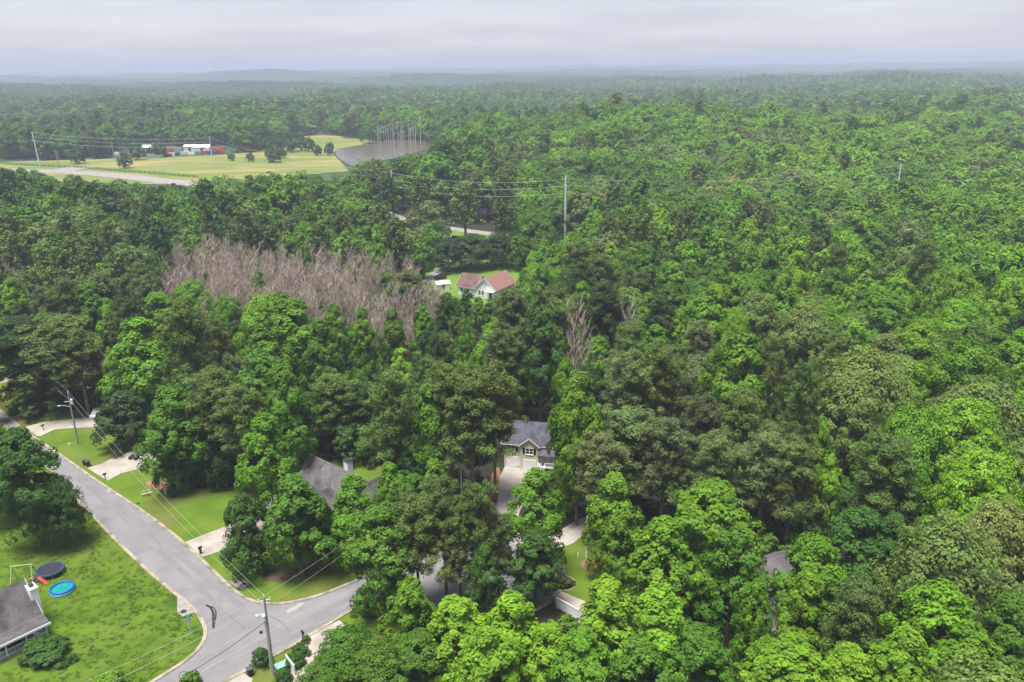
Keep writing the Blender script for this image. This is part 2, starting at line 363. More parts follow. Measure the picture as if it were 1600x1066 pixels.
# road repairs, cracks
RC = [0]
def ribbon(name, px, w, z, m_):
    RC[0] += 1; z = .0635+.0012*RC[0]; MB().strip(chaikin(GP(px), 2), w, z-.003, z, 0).obj(name, m_, kind='structure')
ribbon('tar_repair', [(322, 946), (330, 950), (334, 960), (333, 970), (334, 982)], .32, .066, M['tar'])
ribbon('tar_repair', [(322, 947), (336, 950), (338, 960), (335, 975), (333, 983)], .2, .070, M['tar'])
ribbon('road_crack', [(345, 948), (365, 968), (388, 988)], .09, .065, M['crack'])
ribbon('road_crack', [(255, 870), (280, 890), (300, 915), (330, 935)], .06, .065, M['crack'])
ribbon('road_crack', [(455, 1000), (500, 978), (550, 950)], .10, .065, M['crack'])
ribbon('road_crack', [(300, 1060), (340, 1035), (400, 1003), (440, 975), (500, 945), (555, 920)], .10, .066, M['lane'])
ribbon('road_crack', [(310, 1032), (380, 990), (420, 970)], .07, .067, M['lane'])
ribbon('road_crack', [(60, 690), (120, 740), (180, 790), (250, 850)], .05, .065, M['crack'])
ribbon('road_crack', [(430, 1010), (470, 990), (520, 965)], .07, .067, M['crack'])
wear = mat('tyre_wear', (.158, .152, .155), (.192, .186, .189), scale=.25, detail=10, rough=.85)
ribbon('road_wear', [(20, 668), (105, 735), (180, 796), (250, 862), (315, 920), (350, 960)], .9, .0635, wear)
ribbon('road_wear', [(70, 700), (130, 747), (215, 812), (285, 872), (335, 915), (380, 950)], .9, .0635, wear)
ribbon('road_wear', [(330, 1048), (420, 1000), (500, 958), (560, 928), (640, 905)], 1.0, .0635, wear)
ribbon('road_wear', [(300, 1066), (400, 1022), (500, 975), (560, 943)], .8, .0635, wear)
ribbon('road_crack', [(120, 722), (132, 740), (150, 742)], .06, .067, M['crack'])
ribbon('road_crack', [(200, 795), (228, 800), (248, 812)], .06, .067, M['crack'])
ribbon('road_crack', [(190, 770), (240, 835), (262, 880), (300, 905)], .05, .067, M['crack'])
ribbon('tar_repair', [(420, 962), (445, 975), (452, 990)], .10, .067, M['crack'])
sheet('asphalt_patch', GP([(352, 905), (372, 925), (350, 930), (332, 912)]), .0615, mat('patched_asphalt', (.150, .146, .150), (.17, .166, .17), scale=.6), 0)
sheet('pale_road_patch', GP([(446, 955), (460, 948), (470, 942), (476, 944), (462, 955), (450, 960)]), .0885, M['lane'], 1)
sheet('pale_road_patch', GP([(168, 766), (174, 767), (172, 771), (166, 769)]), .0885, M['lane'], 1)
def drain(px, mh, label):
    r = empty('storm_drain', (*G(*mh), .0), 0, label, 'storm drain')
    o = G(*mh)
    MB().poly([(a-o[0], b-o[1]) for a, b in GP(px)], .13).obj('concrete_slab', M['drain'], r)
    b = MB(); b.disc(.42, .15, 20); b.obj('manhole_cover', M['iron'], r)
    return r
drain([(277, 935), (281, 934), (300, 950), (306, 957), (285, 965), (277, 957)], (287, 957), 'angular concrete storm drain slab on the corner lawn beside the street sign')
drain([(355, 908), (385, 909), (391, 914), (378, 922), (370, 920)], (380, 914), 'dark concrete storm drain slab on the kerb opposite the street sign')
# far fields, lake, roads
FIELD = GP([(-80, 262), (-80, 232), (0, 254), (60, 252), (190, 248), (205, 247), (340, 243), (400, 238), (470, 214), (500, 211), (560, 216), (584, 221), (560, 228), (530, 233), (520, 240), (535, 256), (545, 268), (300, 290), (100, 285)])
sheet('pasture', FIELD, .25, M['pasture'])
FR = [(420, 290), (250, 283), (225, 276), (100, 266), (0, 258), (-120, 250)]
MB().strip(chaikin(GP([(520, 305), (400, 285), (240, 270), (130, 262), (60, 259), (-100, 252)]), 2), 12, .25, .40).obj('verge', M['verge'], kind='structure')
MB().strip(chaikin(GP([(560, 318), (400, 300), (250, 283), (150, 272), (60, 268), (-100, 262)]), 2), 17, .2, .5).obj('highway', M['gravel'], kind='structure')
sheet('farm_lane', GP([(75, 267), (105, 263), (140, 261), (150, 263), (115, 268), (100, 272)]), .55, M['gravel'])
sheet('pasture', GP([(670, 226), (690, 222), (800, 219), (830, 224), (700, 232)]), .25, M['pasture'])
LAKE = chaikin(GP([(522, 238), (533, 233), (553, 230), (580, 226), (590, 221), (630, 219), (668, 221), (682, 227), (665, 236), (620, 247), (585, 254), (560, 262), (545, 258), (530, 249)]), 2, True)
sheet('lake', LAKE, .35, M['water'])
MB().strip(chaikin(GP([(560, 315), (625, 342), (660, 351), (700, 357), (775, 367), (860, 374)]), 2), 6.5, .02, .12).obj('country_road', M['gravel'], kind='structure')
MB().strip(chaikin(GP([(640, 356), (700, 364), (775, 373), (860, 384)]), 2), 8, .02, .15).obj('verge', M['verge'], kind='structure')
MB().strip(chaikin(GP([(668, 440), (678, 430), (690, 424), (700, 410), (690, 385), (700, 365)]), 2), 4.5, .02, .12).obj('gravel_drive', M['gravel'], kind='structure')
# haze box
hb = MB().box(-16300, 16300, -16300, 16300, -45, 135)
hz = bpy.data.materials.new('haze_air'); hz.use_nodes = True; t = hz.node_tree; t.nodes.clear()
o_ = N(t, 'ShaderNodeOutputMaterial'); pv = N(t, 'ShaderNodeVolumePrincipled'); pv.inputs['Color'].default_value = (.58, .65, .79, 1); pv.inputs['Density'].default_value = HAZE_DENSITY
LK(t, pv.outputs[0], o_.inputs['Volume'])
hb.obj('haze', hz, kind='stuff')
# ------------------------------------------------------------------ houses
def gable(parent, x0, x1, y0, y1, z0, ze, zr, axis, wallm, roofm, over=.45, thick=.14, name='wall', rname='roof'):
    """walls with gable ends; ridge runs along axis ('x' or 'y')"""
    w = MB()
    if axis == 'x':
        ym = (y0+y1)/2
        w.add([(x0, y0, z0), (x1, y0, z0), (x1, y1, z0), (x0, y1, z0), (x0, y0, ze), (x1, y0, ze), (x1, y1, ze), (x0, y1, ze), (x0, ym, zr-.1), (x1, ym, zr-.1)],
              [(0, 1, 5, 4), (2, 3, 7, 6), (1, 2, 6, 9, 5), (3, 0, 4, 8, 7)])
    else:
        xm = (x0+x1)/2
        w.add([(x0, y0, z0), (x1, y0, z0), (x1, y1, z0), (x0, y1, z0), (x0, y0, ze), (x1, y0, ze), (x1, y1, ze), (x0, y1, ze), (xm, y0, zr-.1), (xm, y1, zr-.1)],
              [(0, 1, 5, 8, 4), (2, 3, 7, 9, 6), (1, 2, 6, 5), (3, 0, 4, 7)])
    wo = w.obj(name, wallm, parent)
    r = MB()
    def slope(a, b, c, d):
        n = (Vector(b)-Vector(a)).cross(Vector(d)-Vector(a)).normalized()
        if n.z < 0: n = -n
        P = [Vector(q) for q in (a, b, c, d)]; T = [q+n*thick for q in P]
        r.add([*P, *T], [(0, 1, 2, 3), (4, 5, 6, 7), (0, 1, 5, 4), (1, 2, 6, 5), (2, 3, 7, 6), (3, 0, 4, 7)])
    if axis == 'x':
        h = (y1-y0)/2; ym = (y0+y1)/2; k = (zr-ze)/h
        for s in (-1, 1): slope((x0-over, ym, zr), (x1+over, ym, zr), (x1+over, ym+s*(h+over), ze-k*over), (x0-over, ym+s*(h+over), ze-k*over))
    else:
        h = (x1-x0)/2; xm = (x0+x1)/2; k = (zr-ze)/h
        for s in (-1, 1): slope((xm, y0-over, zr), (xm, y1+over, zr), (xm+s*(h+over), y1+over, ze-k*over), (xm+s*(h+over), y0-over, ze-k*over))
    ro = r.obj(rname, roofm, parent)
    # fascia boards
    f = MB()
    if axis == 'x':
        for s in (-1, 1):
            yy = ym+s*(h+over); f.box(x0-over-.03, x1+over+.03, min(yy, yy+s*.06), max(yy, yy+s*.06), ze-k*over-.12, ze-k*over+.08)
        for xx in (x0-over-.05, x1+over+.01):
            for s in (-1, 1): f.add([(xx, ym, zr-.08), (xx+.04, ym, zr-.08), (xx+.04, ym, zr+.16), (xx, ym, zr+.16), (xx, ym+s*(h+over), ze-k*over-.1), (xx+.04, ym+s*(h+over), ze-k*over-.1), (xx+.04, ym+s*(h+over), ze-k*over+.14), (xx, ym+s*(h+over), ze-k*over+.14)],
                                    [(0, 1, 2, 3), (4, 5, 6, 7), (0, 1, 5, 4), (1, 2, 6, 5), (2, 3, 7, 6), (3, 0, 4, 7)])
    else:
        for s in (-1, 1):
            xx = xm+s*(h+over); f.box(min(xx, xx+s*.06), max(xx, xx+s*.06), y0-over-.03, y1+over+.03, ze-k*over-.12, ze-k*over+.08)
        for yy in (y0-over-.05, y1+over+.01):
            for s in (-1, 1): f.add([(xm, yy, zr-.08), (xm, yy+.04, zr-.08), (xm, yy+.04, zr+.16), (xm, yy, zr+.16), (xm+s*(h+over), yy, ze-k*over-.1), (xm+s*(h+over), yy+.04, ze-k*over-.1), (xm+s*(h+over), yy+.04, ze-k*over+.14), (xm+s*(h+over), yy, ze-k*over+.14)],
                                    [(0, 1, 2, 3), (4, 5, 6, 7), (0, 1, 5, 4), (1, 2, 6, 5), (2, 3, 7, 6), (3, 0, 4, 7)])
    f.obj('fascia', M['trim'], ro)
    return wo, ro
def window(parent, x, y, z, w, h, rz=0, shutters=False, double=False):
    """window centred at local (x,y,z), facing local -y when rz = 0"""
    f = MB()
    t_ = .09
    f.box(-w/2, w/2, -.05, .03, h/2-t_, h/2); f.box(-w/2, w/2, -.05, .03, -h/2, -h/2+t_)
    f.box(-w/2, -w/2+t_, -.05, .03, -h/2+t_, h/2-t_); f.box(w/2-t_, w/2, -.05, .03, -h/2+t_, h/2-t_)
    f.box(-w/2+t_, w/2-t_, -.04, .02, -.03, .03)
    if double: f.box(-.05, .05, -.045, .025, -h/2+t_, -.03); f.box(-.05, .05, -.045, .025, .03, h/2-t_)
    o = f.obj('window', M['trim'], parent); o.location = (x, y, z); o.rotation_euler = (0, 0, rz)
    MB().box(-w/2+t_, w/2-t_, -.01, .0, -h/2+t_, h/2-t_).obj('pane', M['glass'], o)
    MB().box(-w/2-.06, w/2+.06, -.12, -.05, -h/2-.07, -h/2).obj('sill', M['trim'], o)
    if shutters:
        for s in (-1, 1):
            c = s*(w/2+.26); MB().box(c-.2, c+.2, -.06, 0, -h/2, h/2).obj('shutter', M['shutter'], o)
    return o
# --- house A: low white house with porch, bottom-left
hA = empty('house', (-60.9, 88.4, 0), math.radians(230), 'low white house with stained grey roof, chimney and cluttered front porch', 'house')
# local x goes away from the visible corner, local -y is the back ... porch side is +y here
gable(hA, 0, 15, -9.8, -2.2, 0, 3.0, 6.1, 'x', M['siding'], M['roofA'])
# porch roof: continues the front slope
p = MB(); k_ = (6.1-3.0)/3.8
sl = [(-.45, -2.2+.45, 3.0-k_*.45+.02), (15.45, -2.2+.45, 3.0-k_*.45+.02), (15.45, .45, 2.35), (-.45, .45, 2.35)]
p.add([*sl, *[(a, b, c+.14) for a, b, c in sl]], [(0, 1, 2, 3), (4, 5, 6, 7), (0, 1, 5, 4), (1, 2, 6, 5), (2, 3, 7, 6), (3, 0, 4, 7)])
p.obj('porch_roof', M['roofA'], hA)
MB().box(-.5, 15.5, .46, .54, 2.22, 2.52).obj('gutter', M['trim'], hA)
MB().box(-.1, 15.1, -2.19, .3, 0, .45).obj('porch_floor', M['drain'], hA)
for x in (0.0, 2.4, 4.8, 7.2, 9.6, 12, 14.8): MB().box(x, x+.16, .08, .24, .45, 2.3).obj('porch_post', M['trim'], hA)
for x in (0.0, 2.4, 4.8, 9.6, 12):
    b = MB(); b.box(x+.16, x+2.4, .12, .2, 1.3, 1.38); b.box(x+.16, x+2.4, .12, .2, .55, .62)
    for i in range(14): b.box(x+.24+i*.155, x+.28+i*.155, .14, .18, .62, 1.3)
    b.obj('porch_railing', M['trim'], hA)
for x in (1.6, 4.4, 11): window(hA, x, -2.2, 1.7, 1.0, 1.4, math.pi)
MB().box(6.1, 7.1, -2.2, -2.12, .45, 2.5).obj('front_door', M['doorred'], hA)
ch = MB().box(-1.0, -.03, -4.9, -3.4, 0, 5.7).box(-1.08, -.0, -4.98, -3.32, 5.7, 5.85).obj('chimney', M['siding'], hA)
b = MB(); b.tube([(-.5, -4.15, 5.85), (-.5, -4.15, 6.1)], .24, 12); b.box(-.8, -.2, -4.45, -3.85, 6.1, 6.16); b.obj('chimney_cap', M['iron'], ch)
for x, y, z in ((3, -7.6, 5.5), (7, -7.2, 5.7)): MB().tube([(x, y, z-.5), (x, y, z+.15)], .06, 8).obj('vent_pipe', M['trim'], hA)
def la(o, x, y): c, s = math.cos(o.rotation_euler.z), math.sin(o.rotation_euler.z); return (o.location.x+x*c-y*s, o.location.y+x*s+y*c)
def porch_item(name, x, y, rz, label, cat): r = empty(name, (*la(hA, x, y), .45), math.radians(230)+rz, label, cat); return r
r = porch_item('porch_chair', 1.0, -.9, .3, 'white chair in the porch corner nearest the chimney', 'chair')
MB().box(-.3, .3, -.3, .3, .4, .48).obj('seat', M['trim'], r); MB().box(-.3, .3, -.34, -.28, .48, 1.1).obj('backrest', M['trim'], r)
for sx in (-1, 1):
    for sy in (-1, 1): MB().box(sx*.27-.03, sx*.27+.03, sy*.27-.03, sy*.27+.03, 0, .4).obj('leg', M['trim'], r)
r = porch_item('storage_box', 3.4, -.8, .1, 'dark blue storage box heaped beside the porch post', 'box')
MB().box(-.5, .5, -.3, .3, 0, .55).obj('body', M['navy'], r); MB().box(-.53, .53, -.33, .33, .55, .62).obj('lid', M['black'], r)
r = porch_item('porch_table', 5.7, -.9, 0, 'brown topped table with white base on the porch', 'table')
MB().box(-.55, .55, -.4, .4, .8, .88).obj('tabletop', M['brown'], r); MB().box(-.42, .42, -.3, .3, 0, .8).obj('base', M['trim'], r)
# --- house B: grey roofed house in the trees
hB = empty('house', (-30.5, 123.2, 0), math.radians(-41), 'cream house with several grey gables half hidden by trees at the street corner', 'house')
gable(hB, -5.5, 7, -4.2, 4.2, 0, 3.0, 6.9, 'x', M['offwhite'], M['roofB'])
gable(hB, -7.0, -1.2, -9.2, -1.6, 0, 2.8, 5.6, 'y', M['offwhite'], M['roofB'], name='side_wing_wall', rname='side_wing_roof')
gable(hB, 1.6, 5.0, -6.6, -3.2, 0, 3.0, 5.1, 'y', M['offwhite'], M['roofB'], name='entry_gable_wall', rname='entry_gable_roof')
gable(hB, 5.6, 9.4, -2.5, 5.5, 0, 3.0, 5.6, 'y', M['offwhite'], M['roofB'], name='rear_wing_wall', rname='rear_wing_roof')
ch = MB().box(1.2, 2.3, 1.4, 2.5, 4, 7.6).obj('chimney', M['siding'], hB); MB().box(1.1, 2.4, 1.3, 2.6, 7.6, 7.72).obj('chimney_cap', M['iron'], ch)
window(hB, 3.3, -6.6, 1.6, 1.1, 1.4, 0, False, True); window(hB, -4.1, -9.2, 1.5, 1.6, 1.4, 0, False, True); window(hB, 8.0, -2.5, 1.6, 1.2, 1.4)
window(hB, -5.5, 1.0, 1.6, 1.0, 1.3, -math.pi/2); window(hB, .3, -4.2, 1.6, 1.0, 1.3)
for x, y, z in ((-1, -1.2, 6.1), (4.4, 1.4, 5.8)): MB().tube([(x, y, z-.5), (x, y, z+.3)], .06, 8).obj('vent_pipe', M['trim'], hB)
# --- house C: tan split level with two garage doors
hC = empty('house', (-1.7, 135.5, 0), math.radians(-13), 'tan two storey house with blue grey roof and two white garage doors', 'house')
gable(hC, 0, 11, 0.0, 8.5, 0, 5.0, 7.4, 'x', M['cream'], M['roofC'])
gable(hC, 3.2, 6.6, -.7, 2.5, 0, 5.05, 6.35, 'y', M['cream'], M['roofC'], over=.35, name='bay_wall', rname='bay_roof')
for x, y in ((.5, 0), (3.7, -.7)):
    d = MB(); d.box(x, x+2.5, y-.03, y+.02, 0.05, 2.15); o = d.obj('garage_door', M['trim'], hC)
    for i in range(4):
        for j in range(4): MB().box(x+.08+j*.6, x+.58+j*.6, y-.06, y-.031, .12+i*.51, .54+i*.51).obj('panel', M['siding'], o)
window(hC, 1.7, 0, 3.8, .9, 1.3, 0, True); window(hC, 4.9, -.7, 3.8, 1.5, 1.3, 0, True, True); window(hC, 9.4, 0, 3.6, 1.0, 1.3, 0, True)
MB().box(3.02, 3.12, -.12, -.02, 0, 5.0).obj('downpipe', M['trim'], hC)
b = MB(); sl = [(6.6, -.02, 4.3), (9.8, -.02, 4.3), (9.8, -2.2, 3.7), (6.6, -2.2, 3.7)]; b.add([*sl, *[(a, c, e+.12) for a, c, e in sl]], [(0, 1, 2, 3), (4, 5, 6, 7), (0, 1, 5, 4), (1, 2, 6, 5), (2, 3, 7, 6), (3, 0, 4, 7)]); b.obj('porch_roof', M['roofC'], hC)
MB().box(6.62, 9.7, -2.0, -.03, 1.35, 1.5).obj('porch_floor', M['trim'], hC)
MB().box(7.9, 8.8, -.06, -.01, 1.5, 3.6).obj('front_door', M['trim'], hC)
for x in (6.7, 9.55): MB().box(x, x+.14, -2.0, -1.86, 0, 3.7).obj('porch_post', M['trim'], hC)
b = MB(); b.box(8.1, 9.5, -1.98, -1.9, 2.3, 2.4)
for i in range(9): b.box(8.14+i*.16, 8.19+i*.16, -1.97, -1.91, 1.5, 2.3)
b.obj('porch_railing', M['trim'], hC)
st = MB()
for i in range(8): MB().box(6.8, 8.0, -2.0-.28*(i+1), -2.0-.28*i-.02, 1.32-.17*(i+1), 1.38-.17*(i+1)).obj('step', M['trim'], hC)
for x in (6.72, 8.02):
    b = MB(); b.add([(x, -2, 2.3), (x+.06, -2, 2.3), (x+.06, -2, 2.4), (x, -2, 2.4), (x, -4.3, .9), (x+.06, -4.3, .9), (x+.06, -4.3, 1.0), (x, -4.3, 1.0)], [(0, 1, 2, 3), (4, 5, 6, 7), (0, 1, 5, 4), (1, 2, 6, 5), (2, 3, 7, 6), (3, 0, 4, 7)])
    for i in range(8): b.box(x, x+.05, -2.2-.28*i, -2.15-.28*i, 1.35-.17*(i+1), 2.25-.17*i)
    b.obj('stair_railing', M['trim'], hC)
# --- house D: white house with red roofs in the distance
hD = empty('house', (-9.4, 255.4, 0), math.radians(-31), 'white house with brownish red and pinkish red roofs beyond the dead woods', 'house')
gable(hD, -7.2, -.4, -3.6, 3.6, 0, 3.4, 6.5, 'x', M['siding'], M['roofD'])
gable(hD, -.4, 7.2, -3.6, 8.5, 0, 3.4, 6.7, 'y', M['siding'], M['roofE'], name='wing_wall', rname='wing_roof')
for x in (1.2, 2.4): window(hD, x, -3.6, 1.8, 1.0, 1.6)
window(hD, 3.4, -3.6, 4.6, .6, .8); window(hD, -5.6, -3.6, 1.7, 1.0, 1.5); window(hD, -3.2, -3.6, 1.7, 1.0, 1.5); window(hD, 7.2, 5, 1.7, 1.4, 1.4, math.pi/2); window(hD, 7.2, 0, 1.7, 1.2, 1.4, math.pi/2)
MB().box(5.0, 5.9, -3.66, -3.6, .3, 2.5).obj('front_door', M['iron'], hD)
b = MB(); b.box(4.2, 7.4, -5.6, -3.62, 2.9, 3.05); b.obj('porch_roof', M['trim'], hD)
for x in (4.3, 7.2): MB().box(x, x+.15, -5.5, -5.35, 0, 2.9).obj('porch_post', M['trim'], hD)
# --- small roofs between trees
hE = empty('house', (-99, 182, 0), math.radians(-40), 'brown roofed house showing only one white gable beside the dark evergreen', 'house')
gable(hE, -4, 8, -4, 4, 0, 4.2, 7.4, 'x', M['offwhite'], mat('brown_shingles', (.10, .075, .065), (.15, .11, .1), scale=1)); window(hE, -4, 0, 5.6, .8, .9, -math.pi/2); window(hE, 0, -4, 2, 1.2, 1.4)
hF = empty('house', (*G(1203, 874, 6.0), 0), math.radians(25), 'grey roofed house almost hidden under the trees at the end of the side driveway', 'house')
gable(hF, -5, 5, -4, 4, 0, 3.2, 6.2, 'x', M['siding'], M['roofB'])
gable(hF, -3.4, 2, -8.5, -3.5, 0, 3.2, 5.4, 'y', M['siding'], M['roofB'], name='garage_wall', rname='garage_roof'); window(hF, -.8, -8.5, 1.6, 1.4, 1.3); window(hF, 3.6, -4, 1.6, 1.1, 1.3)
# small barn beside house D's drive
r = empty('shed', (*G(691, 452), 0), math.radians(20), 'low white roofed shed beside the gravel drive of the red roofed house', 'shed')
gable(r, -2.2, 2.2, -1.6, 1.6, 0, 2.2, 2.8, 'x', M['siding'], M['trim'], over=.2); MB().box(-.5, .5, -1.66, -1.6, 0, 1.9).obj('door', M['black'], r)
r = empty('car', (*G(688, 436), .12), math.radians(35), 'dark car parked on the gravel drive left of the red roofed house', 'car')
def carparts(r, paint, L_=4.4, w=1.8, h=1.45):
    prof = [(-L_/2, .35), (-L_/2, .8), (-L_/2+.15, .92), (-L_*.27, .98), (-L_*.14, h), (L_*.2, h), (L_*.36, .98), (L_/2-.05, .9), (L_/2, .6), (L_/2, .35)]
    b = MB(); n = len(prof); b.add([(x, s*w/2*(1 if z < 1.0 else .82), z) for s in (-1, 1) for x, z in prof], [tuple(range(n)), tuple(range(n, 2*n))[::-1]]+[(i, (i+1) % n, n+(i+1) % n, n+i) for i in range(n)])
    o = b.obj('body', paint, r)
    g = MB(); g.add([(-L_*.145, s*w*.43, h-.06) for s in (-1, 1)]+[(-L_*.262, s*w*.475, 1.0) for s in (1, -1)], [(0, 1, 2, 3)]); g.add([(L_*.205, s*w*.43, h-.04) for s in (-1, 1)]+[(L_*.355, s*w*.475, 1.02) for s in (1, -1)], [(0, 1, 2, 3)])
    for s in (-1, 1): g.add([(-L_*.23, s*w*.497, 1.0), (L_*.32, s*w*.497, 1.0), (L_*.19, s*w*.43, h-.08), (-L_*.13, s*w*.43, h-.08)], [(0, 1, 2, 3)])
    g.obj('car_window', M['glass'], r)
    for x in (-L_*.31, L_*.31):
        for s in (-1, 1): MB().tube([(x, s*w*.38, .33), (x, s*w*.51, .33)], .33, 14).obj('wheel', M['black'], r)
carparts(r, mat('dark_car_paint', (.03, .03, .05), rough=.35, spec=.5))
r = empty('car', (*G(153, 650), .1), math.radians(100), 'white car nose showing beside the dark evergreen at the drive end', 'car')
carparts(r, mat('white_car_paint', (.75, .75, .76), rough=.35, spec=.5))
for q, a, c, lab in (((188, 706.5), -41, 'cdark', 0), ):
    pass
# motorbikes / quad at the end of the second driveway
for (q, a, lab) in (((218, 712), 10, 'black all terrain quad parked at the tree edge of the driveway'), ((210, 718), -15, 'dark motorcycle lying low on the driveway in front of the quad')):
    r = empty('quad_bike' if 'quad' in lab else 'motorcycle', (*G(*q), .1), math.radians(a), lab, 'quad bike' if 'quad' in lab else 'motorcycle')
    wd = .42 if 'quad' in lab else 0
    for x in (-.6, .6):
        for s in ((-1, 1) if wd else (0,)): MB().tube([(x, s*wd-.12, .3), (x, s*wd+.12, .3)], .3, 12).obj('wheel', M['black'], r)
    b = MB(); b.box(-.5, .5, -.2, .2, .35, .7); b.box(-.75, -.4, -.45 if wd else -.12, .45 if wd else .12, .6, .68); b.box(.4, .75, -.45 if wd else -.12, .45 if wd else .12, .6, .68); b.obj('body', M['cdark'], r)
    MB().box(-.5, .1, -.16, .16, .72, .85).obj('seat', M['black'], r); MB().tube([(.35, -.35, 1.05), (.45, 0, 1.0), (.35, .35, 1.05)], .03, 6).obj('handlebar', M['steel'], r); MB().tube([(.45, 0, .6), (.45, 0, 1.0)], .04, 6).obj('fork', M['steel'], r)
# trampoline
r = empty('trampoline', (*G(80, 897), 0), 0, 'round black trampoline with navy padded rim on the corner lawn', 'trampoline'); r.scale = (.84, .84, .9)
MB().ring(2.12, .17, .9, 40, 6).obj('pad', M['navy'], r); MB().disc(1.96, .93, 40).obj('jump_mat', M['net'], r)
for k in range(4):
    a = k*math.pi/2+.35; p0 = [(2.1*math.cos(a+d), 2.1*math.sin(a+d)) for d in (-.28, .28)]
    MB().tube([(*p0[0], .85), (*p0[0], .02), (*p0[1], .02), (*p0[1], .85)], .035, 6).obj('leg', M['steel'], r)
# pool
r = empty('inflatable_pool', (*G(98, 924), 0), 0, 'round blue inflatable pool of turquoise water on the corner lawn', 'pool'); r.scale = (.88, .88, .85)
b = MB(); n = 40; vs = []; fs = []
pr = [(1.86, 0), (1.9, .2), (1.86, .55), (1.8, .66)]
for R_, z in pr: vs += [(R_*math.cos(2*math.pi*i/n), R_*math.sin(2*math.pi*i/n), z) for i in range(n)]
for j in range(3): fs += [(j*n+i, j*n+(i+1) % n, (j+1)*n+(i+1) % n, (j+1)*n+i) for i in range(n)]
b.add(vs, fs).obj('pool_wall', M['lblue'], r, True); MB().ring(1.7, .17, .72, 40, 8).obj('inflated_ring', M['blue'], r, True); MB().disc(1.66, .6, 40).obj('pool_water', M['pwater'], r)
p0 = G(82, 930)
r = empty('pool_pump', (p0[0], p0[1], 0), .4, 'small pale filter pump with white hose at the near side of the pool', 'pool pump')
MB().box(-.2, .2, -.15, .15, 0, .35).obj('body', M['offwhite' ] if 'offwhite' in M else M['trim'], r); MB().tube([(.15, 0, .2), (.5, -.15, .06), (.8, .1, .1), (.85, .35, .35)], .045, 6).obj('hose', M['trim'], r)
# swing set
r = empty('swing_set', (*G(38, 905), 0), math.radians(10), 'bare pale timber A frame swing set beside the trampoline', 'swing set')
for s in (-1, 1):
    for e in (-1, 1): MB().tube([(s*1.5, e*1.1, 0), (s*1.3, 0, 2.3)], .06, 6).obj('leg', M['timber'], r)
MB().tube([(-1.6, 0, 2.35), (1.6, 0, 2.35)], .06, 6).obj('crossbeam', M['timber'], r)
r = empty('toddler_slide', (*G(61, 910), 0), math.radians(-20), 'small red and blue plastic toddler slide between trampoline and chimney', 'slide')
b = MB(); b.add([(0, -.25, .9), (0, .25, .9), (1.4, .25, .08), (1.4, -.25, .08), (0, -.25, 1.0), (0, .25, 1.0), (1.4, .25, .2), (1.4, -.25, .2)], [(0, 1, 2, 3), (0, 3, 7, 4), (1, 5, 6, 2)]); b.obj('chute', M['red'], r)
b = MB()
for s in (-1, 1): b.tube([(-.5, s*.28, 0), (0, s*.28, 1.2)], .05, 6)
for k in range(3): b.box(-.4+k*.14, -.28+k*.14, -.28, .28, .22+.3*k, .26+.3*k)
b.obj('ladder', M['blue'], r)
r = empty('toy', (*G(52, 907), 0), .3, 'orange plastic ride on toy between the swing set and slide', 'toy')
MB().box(-.35, .35, -.16, .16, .18, .4).box(.1, .22, -.14, .14, .4, .62).obj('body', M['orange'], r)
for x in (-.22, .22):
    for s in (-1, 1): MB().tube([(x, s*.17-.03, .12), (x, s*.17+.03, .12)], .12, 10).obj('wheel', M['black'], r)
# bins
for q, a, lab in (((133, 727), -41, 'black wheeled bin at the kerb, further one of the pair'), ((138, 729), -38, 'black wheeled bin at the kerb, nearer one of the pair'), ((391, 1056), 36, 'black wheeled bin on the driveway edge near the power pole')):
    r = empty('wheeled_bin', (*G(*q), .05), math.radians(a), lab, 'wheeled bin', 'wheeled bins at the kerb' if 'pair' in lab else None)
    b = MB(); b.add([(-.24, -.26, .08), (.24, -.26, .08), (.24, .26, .08), (-.24, .26, .08), (-.33, -.36, 1.05), (.33, -.36, 1.05), (.33, .36, 1.05), (-.33, .36, 1.05)], [(0, 3, 2, 1), (4, 5, 6, 7), (0, 1, 5, 4), (1, 2, 6, 5), (2, 3, 7, 6), (3, 0, 4, 7)]); b.obj('body', M['black'], r)
    MB().add([(-.36, -.4, 1.06), (.36, -.4, 1.06), (.36, .42, 1.06), (-.36, .42, 1.06), (-.3, -.3, 1.14), (.3, -.3, 1.14), (.3, .3, 1.16), (-.3, .3, 1.16)], [(0, 3, 2, 1), (4, 5, 6, 7), (0, 1, 5, 4), (1, 2, 6, 5), (2, 3, 7, 6), (3, 0, 4, 7)]).obj('lid', M['cdark'], r)
    for s in (-1, 1): MB().tube([(s*.3-.04, .34, .14), (s*.3+.04, .34, .14)], .14, 10).obj('wheel', M['iron'], r)
# mailboxes
for q, a, mt, lab in (((165, 750), -41, 'black', 'black mailbox on a post at the second driveway'), ((314, 866), -41, 'black', 'black mailbox on a thick post at the pale driveway opposite the corner lawn'), ((474, 1000), 36, 'black', 'dark mailbox on a leaning post near the green utility box'), ((68, 673), -41, 'black', 'small dark mailbox beside the furthest wide driveway')):
    r = empty('mailbox', (*G(*q), .02), math.radians(a), lab, 'mailbox')
    big = q[0] == 314
    MB().box(-.1-.06*big, .1+.06*big, -.06-.08*big, .06+.08*big, 0, 1.0).obj('post', M['cdark'] if big else M['pole'], r)
    b = MB(); n = 9; prf = [(-.13, 1.02)]+[(-.13*math.cos(math.pi*i/(n-1)), 1.22+.12*math.sin(math.pi*i/(n-1))) for i in range(n)]+[(.13, 1.02)]
    k = len(prf); b.add([(x, s*.3, z) for s in (-1, 1) for x, z in prf], [tuple(range(k)), tuple(range(k, 2*k))[::-1]]+[(i, (i+1) % k, k+(i+1) % k, k+i) for i in range(k)]); b.obj('box', M[mt], r)
    MB().box(.13, .15, -.05, .02, 1.15, 1.4).obj('flag', M['red'], r)
